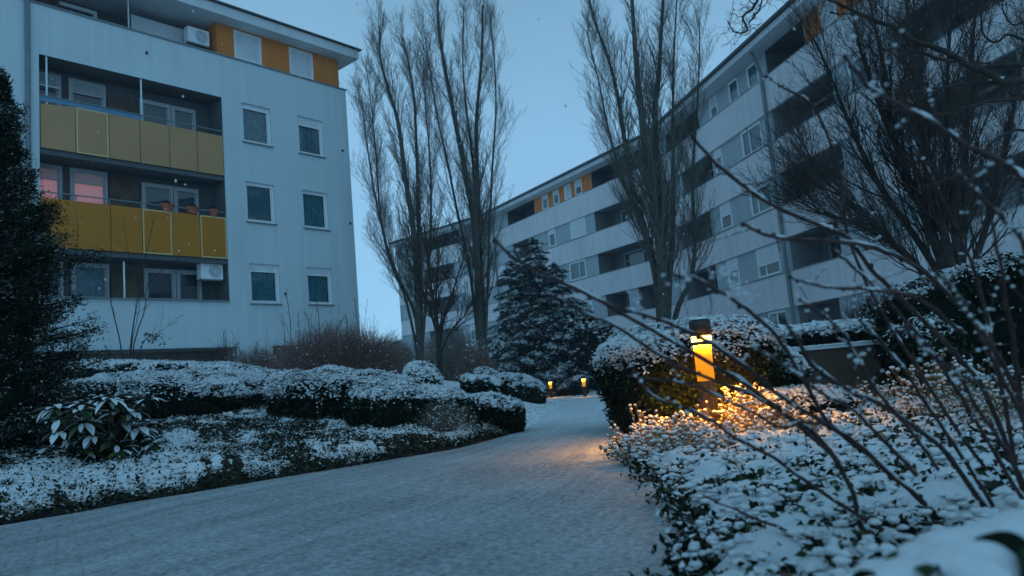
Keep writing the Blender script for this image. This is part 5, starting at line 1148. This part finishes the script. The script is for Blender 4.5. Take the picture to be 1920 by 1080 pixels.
for (p, y0, y1, r) in STEMS:
    n = 46; P = resample([at(a, b, y0 + (y1 - y0) * (i / (len(p) - 1)) ** .8) for i, (a, b) in enumerate(p)], n); P += .0025 * np.stack([fbm(P + 5, 16.), fbm(P + 15, 16.), fbm(P + 25, 16.)], -1)
    R = np.linspace(.38, 1, n) ** .8 * r * .98; R = R * (1 + .18 * (np.arange(n) % 7 == 0)); tubes(g, P, R, 8); ALLP.append((P, R))
    K, KR = kids(P[None], R[None], 5, .02, .75, (25, 60), (.06, .22), 9, up=.3, wob=.12, rf=.45, rmin=.0014, fall=.4); tubes(g, K, KR, 5)
    # buds
    C = P[::4] + rng.normal(size=(len(P[::4]), 3)) * .0025; blobs(g, C, np.tile(R[::4, None] * 1.5, (1, 3)), 0, 0)
    # snow lying on the upper side
    T_ = unit(np.gradient(P, axis=0)); flat = 1 - np.abs(T_[:, 2]); pt = hashn(P + r * 900, .05)
    q = 1
    while q < n - 3:
        if rng.random() < (.30 + .5 * (1 - q / n)) * (.35 + .75 * flat[q]):
            ln = int(rng.integers(2, 7)); e_ = min(q + ln, n - 1); seg = resample(P[q:e_ + 1], 9); rr = np.interp(np.linspace(q, e_, 9), np.arange(n), R)
            prof = np.sin(pi * np.linspace(.04, .96, 9)) ** .5 * rng.uniform(.85, 1.2) * (1 + .22 * rng.normal(size=9)); tubes(gs, seg + np.stack([rr * 0, rr * 0, rr * .78], -1), np.clip(rr * prof, .0006, None), 7, cap=False); q = e_
        q += int(rng.integers(1, 4))
    kp = K.reshape(-1, 3); sel = rng.random(len(kp)) < .35; s = rng.uniform(.002, .0045, (sel.sum(), 1)); blobs(gs, kp[sel] + [0, 0, .002], np.concatenate([s * 1.2, s, s * .8], 1), 0, 1)
# puffs of snow on the tips
for (px, py, y, k) in ((1353, 513, 1.35, 16), (1375, 545, 1.35, 14), (1283, 517, 1.35, 10), (1400, 548, 1.36, 14), (1440, 147, 1.9, 5), (1195, 560, 1.5, 7), (1420, 640, 1.4, 6), (1640, 172, 1.2, 5), (1610, 672, 1.5, 10), (1450, 930, 1.1, 6), (1890, 430, 1.3, 8), (1735, 655, 1.5, 9), (1800, 700, 1.6, 8)):
    C = at(px, py, y) + rng.normal(size=(k, 3)) * [.012, .008, .010]; s = rng.uniform(.0018, .0042, (k, 1)); blobs(gs, C, np.concatenate([s * rng.uniform(1, 1.8, (k, 1)), s, s * .8], 1), 0, 1, .3)
g.build('stems', [STEMW], bs, smooth=True); o = gs.build('snow_caps', [SNOWB], bs, smooth=True); o['kind'] = 'stuff'

# snow loaded leaves right in front of the camera
c = at(1800, 1075, .95); nb = empty('snowy_leafy_plant', (c[0], c[1], 0)); tag(nb, 'out of focus leafy plant buried in snow at the bottom right corner', 'plant')
gl_, gs_ = G(), G()
lv = [(1790, 1040, 1.02, .10, 1), (1720, 1062, 1.0, .09, 1), (1850, 1046, 1.0, .085, 1), (1760, 1085, .95, .10, 1), (1905, 1025, 1.06, .08, 1), (1870, 1000, 1.12, .07, 1), (1940, 985, 1.1, .08, 1),
      (1900, 1045, .95, .085, 0), (1925, 1075, .93, .08, 0), (1752, 1082, .93, .045, 0), (1765, 1080, .92, .035, 0), (1620, 1092, .95, .04, 0)]
for px, py, y, L, sn in lv:
    a_ = rng.uniform(0, 2 * pi); d = [cos(a_), sin(a_) * .6 - .2, -.15 if sn else -.5]; p = at(px, py, y); nn_ = [0, -.15, 1] if sn else [rng.normal() * .3, -.6, .7]
    oval_leaf(gl_, p - unit(np.array(d)) * L * .5, d, nn_, L, L * .36, .25, int(rng.random() < .4))
C, Sz = [], []
for px, py, y, a, b_, h in ((1802, 1030, 1.02, .056, .06, .027), (1765, 1046, 1.02, .05, .055, .022), (1845, 1030, 1.02, .055, .055, .028), (1718, 1062, 1.02, .045, .05, .018), (1672, 1074, 1.02, .042, .05, .016), (1825, 1060, .97, .055, .045, .030), (1800, 1080, .95, .06, .04, .03), (1700, 1078, .97, .045, .04, .02), (1890, 1005, 1.10, .05, .05, .024), (1935, 990, 1.12, .06, .05, .026), (1660, 1090, .97, .05, .04, .018), (1920, 1085, .97, .04, .04, .02)):
    C.append(at(px, py, y)); Sz.append((a, b_, h))
blobs(gs_, np.array(C), np.array(Sz), 0, 2, .08); gs_.build('snow_load', [SNOWB], nb, smooth=True); gl_.build('leaves', [LEAF_D, LEAF_M], nb, smooth=True)
g = G()
for px in (1640, 1760, 1880): p = at(px, 1085, .98); tubes(g, resample([[p[0], p[1], 0], p], 5), np.full(5, .006), 6)
g.build('stems', [TWIG_D], nb)

# ------------------------------------------------------------------ thin snowy air
hz = bpy.data.materials.new('haze_air'); hz.use_nodes = True; n_ = hz.node_tree; n_.nodes.clear()
o_ = n_.nodes.new('ShaderNodeOutputMaterial'); v_ = n_.nodes.new('ShaderNodeVolumePrincipled'); v_.inputs['Density'].default_value = .0007
v_.inputs['Color'].default_value = (.80, .90, 1.0, 1); n_.links.new(v_.outputs[0], o_.inputs['Volume'])
g = G(); g.box(-275, 275, -130, 280, -6, 45); o = g.build('haze', [hz]); o['kind'] = 'stuff'

# snowflakes drifting down through the courtyard
g = G(); n = 900; Y = rng.uniform(2.5, 26, n); P = np.stack([rng.uniform(-.75, .75, n) * Y, Y, rng.uniform(.2, 1, n) * (1.2 + Y * .52)], -1); s = rng.uniform(.0025, .0055, (n, 1)); blobs(g, P, np.concatenate([s, s, s * 1.3], 1), 0, 0)
o = g.build('falling_snow', [SNOWB]); o['kind'] = 'stuff'; tag(o, 'sparse fine snowflakes falling through the courtyard air', 'snow')

for o in sc.objects:
    if o.type == 'MESH' and o.parent is not None and o.name.split('.')[0] in ('snow_caps', 'shoot_snow', 'coping_snow', 'branch_snow', 'arching_shoots', 'twigs', 'leaves', 'needles', 'dry_leaves', 'last_leaves'): o['kind'] = 'stuff'
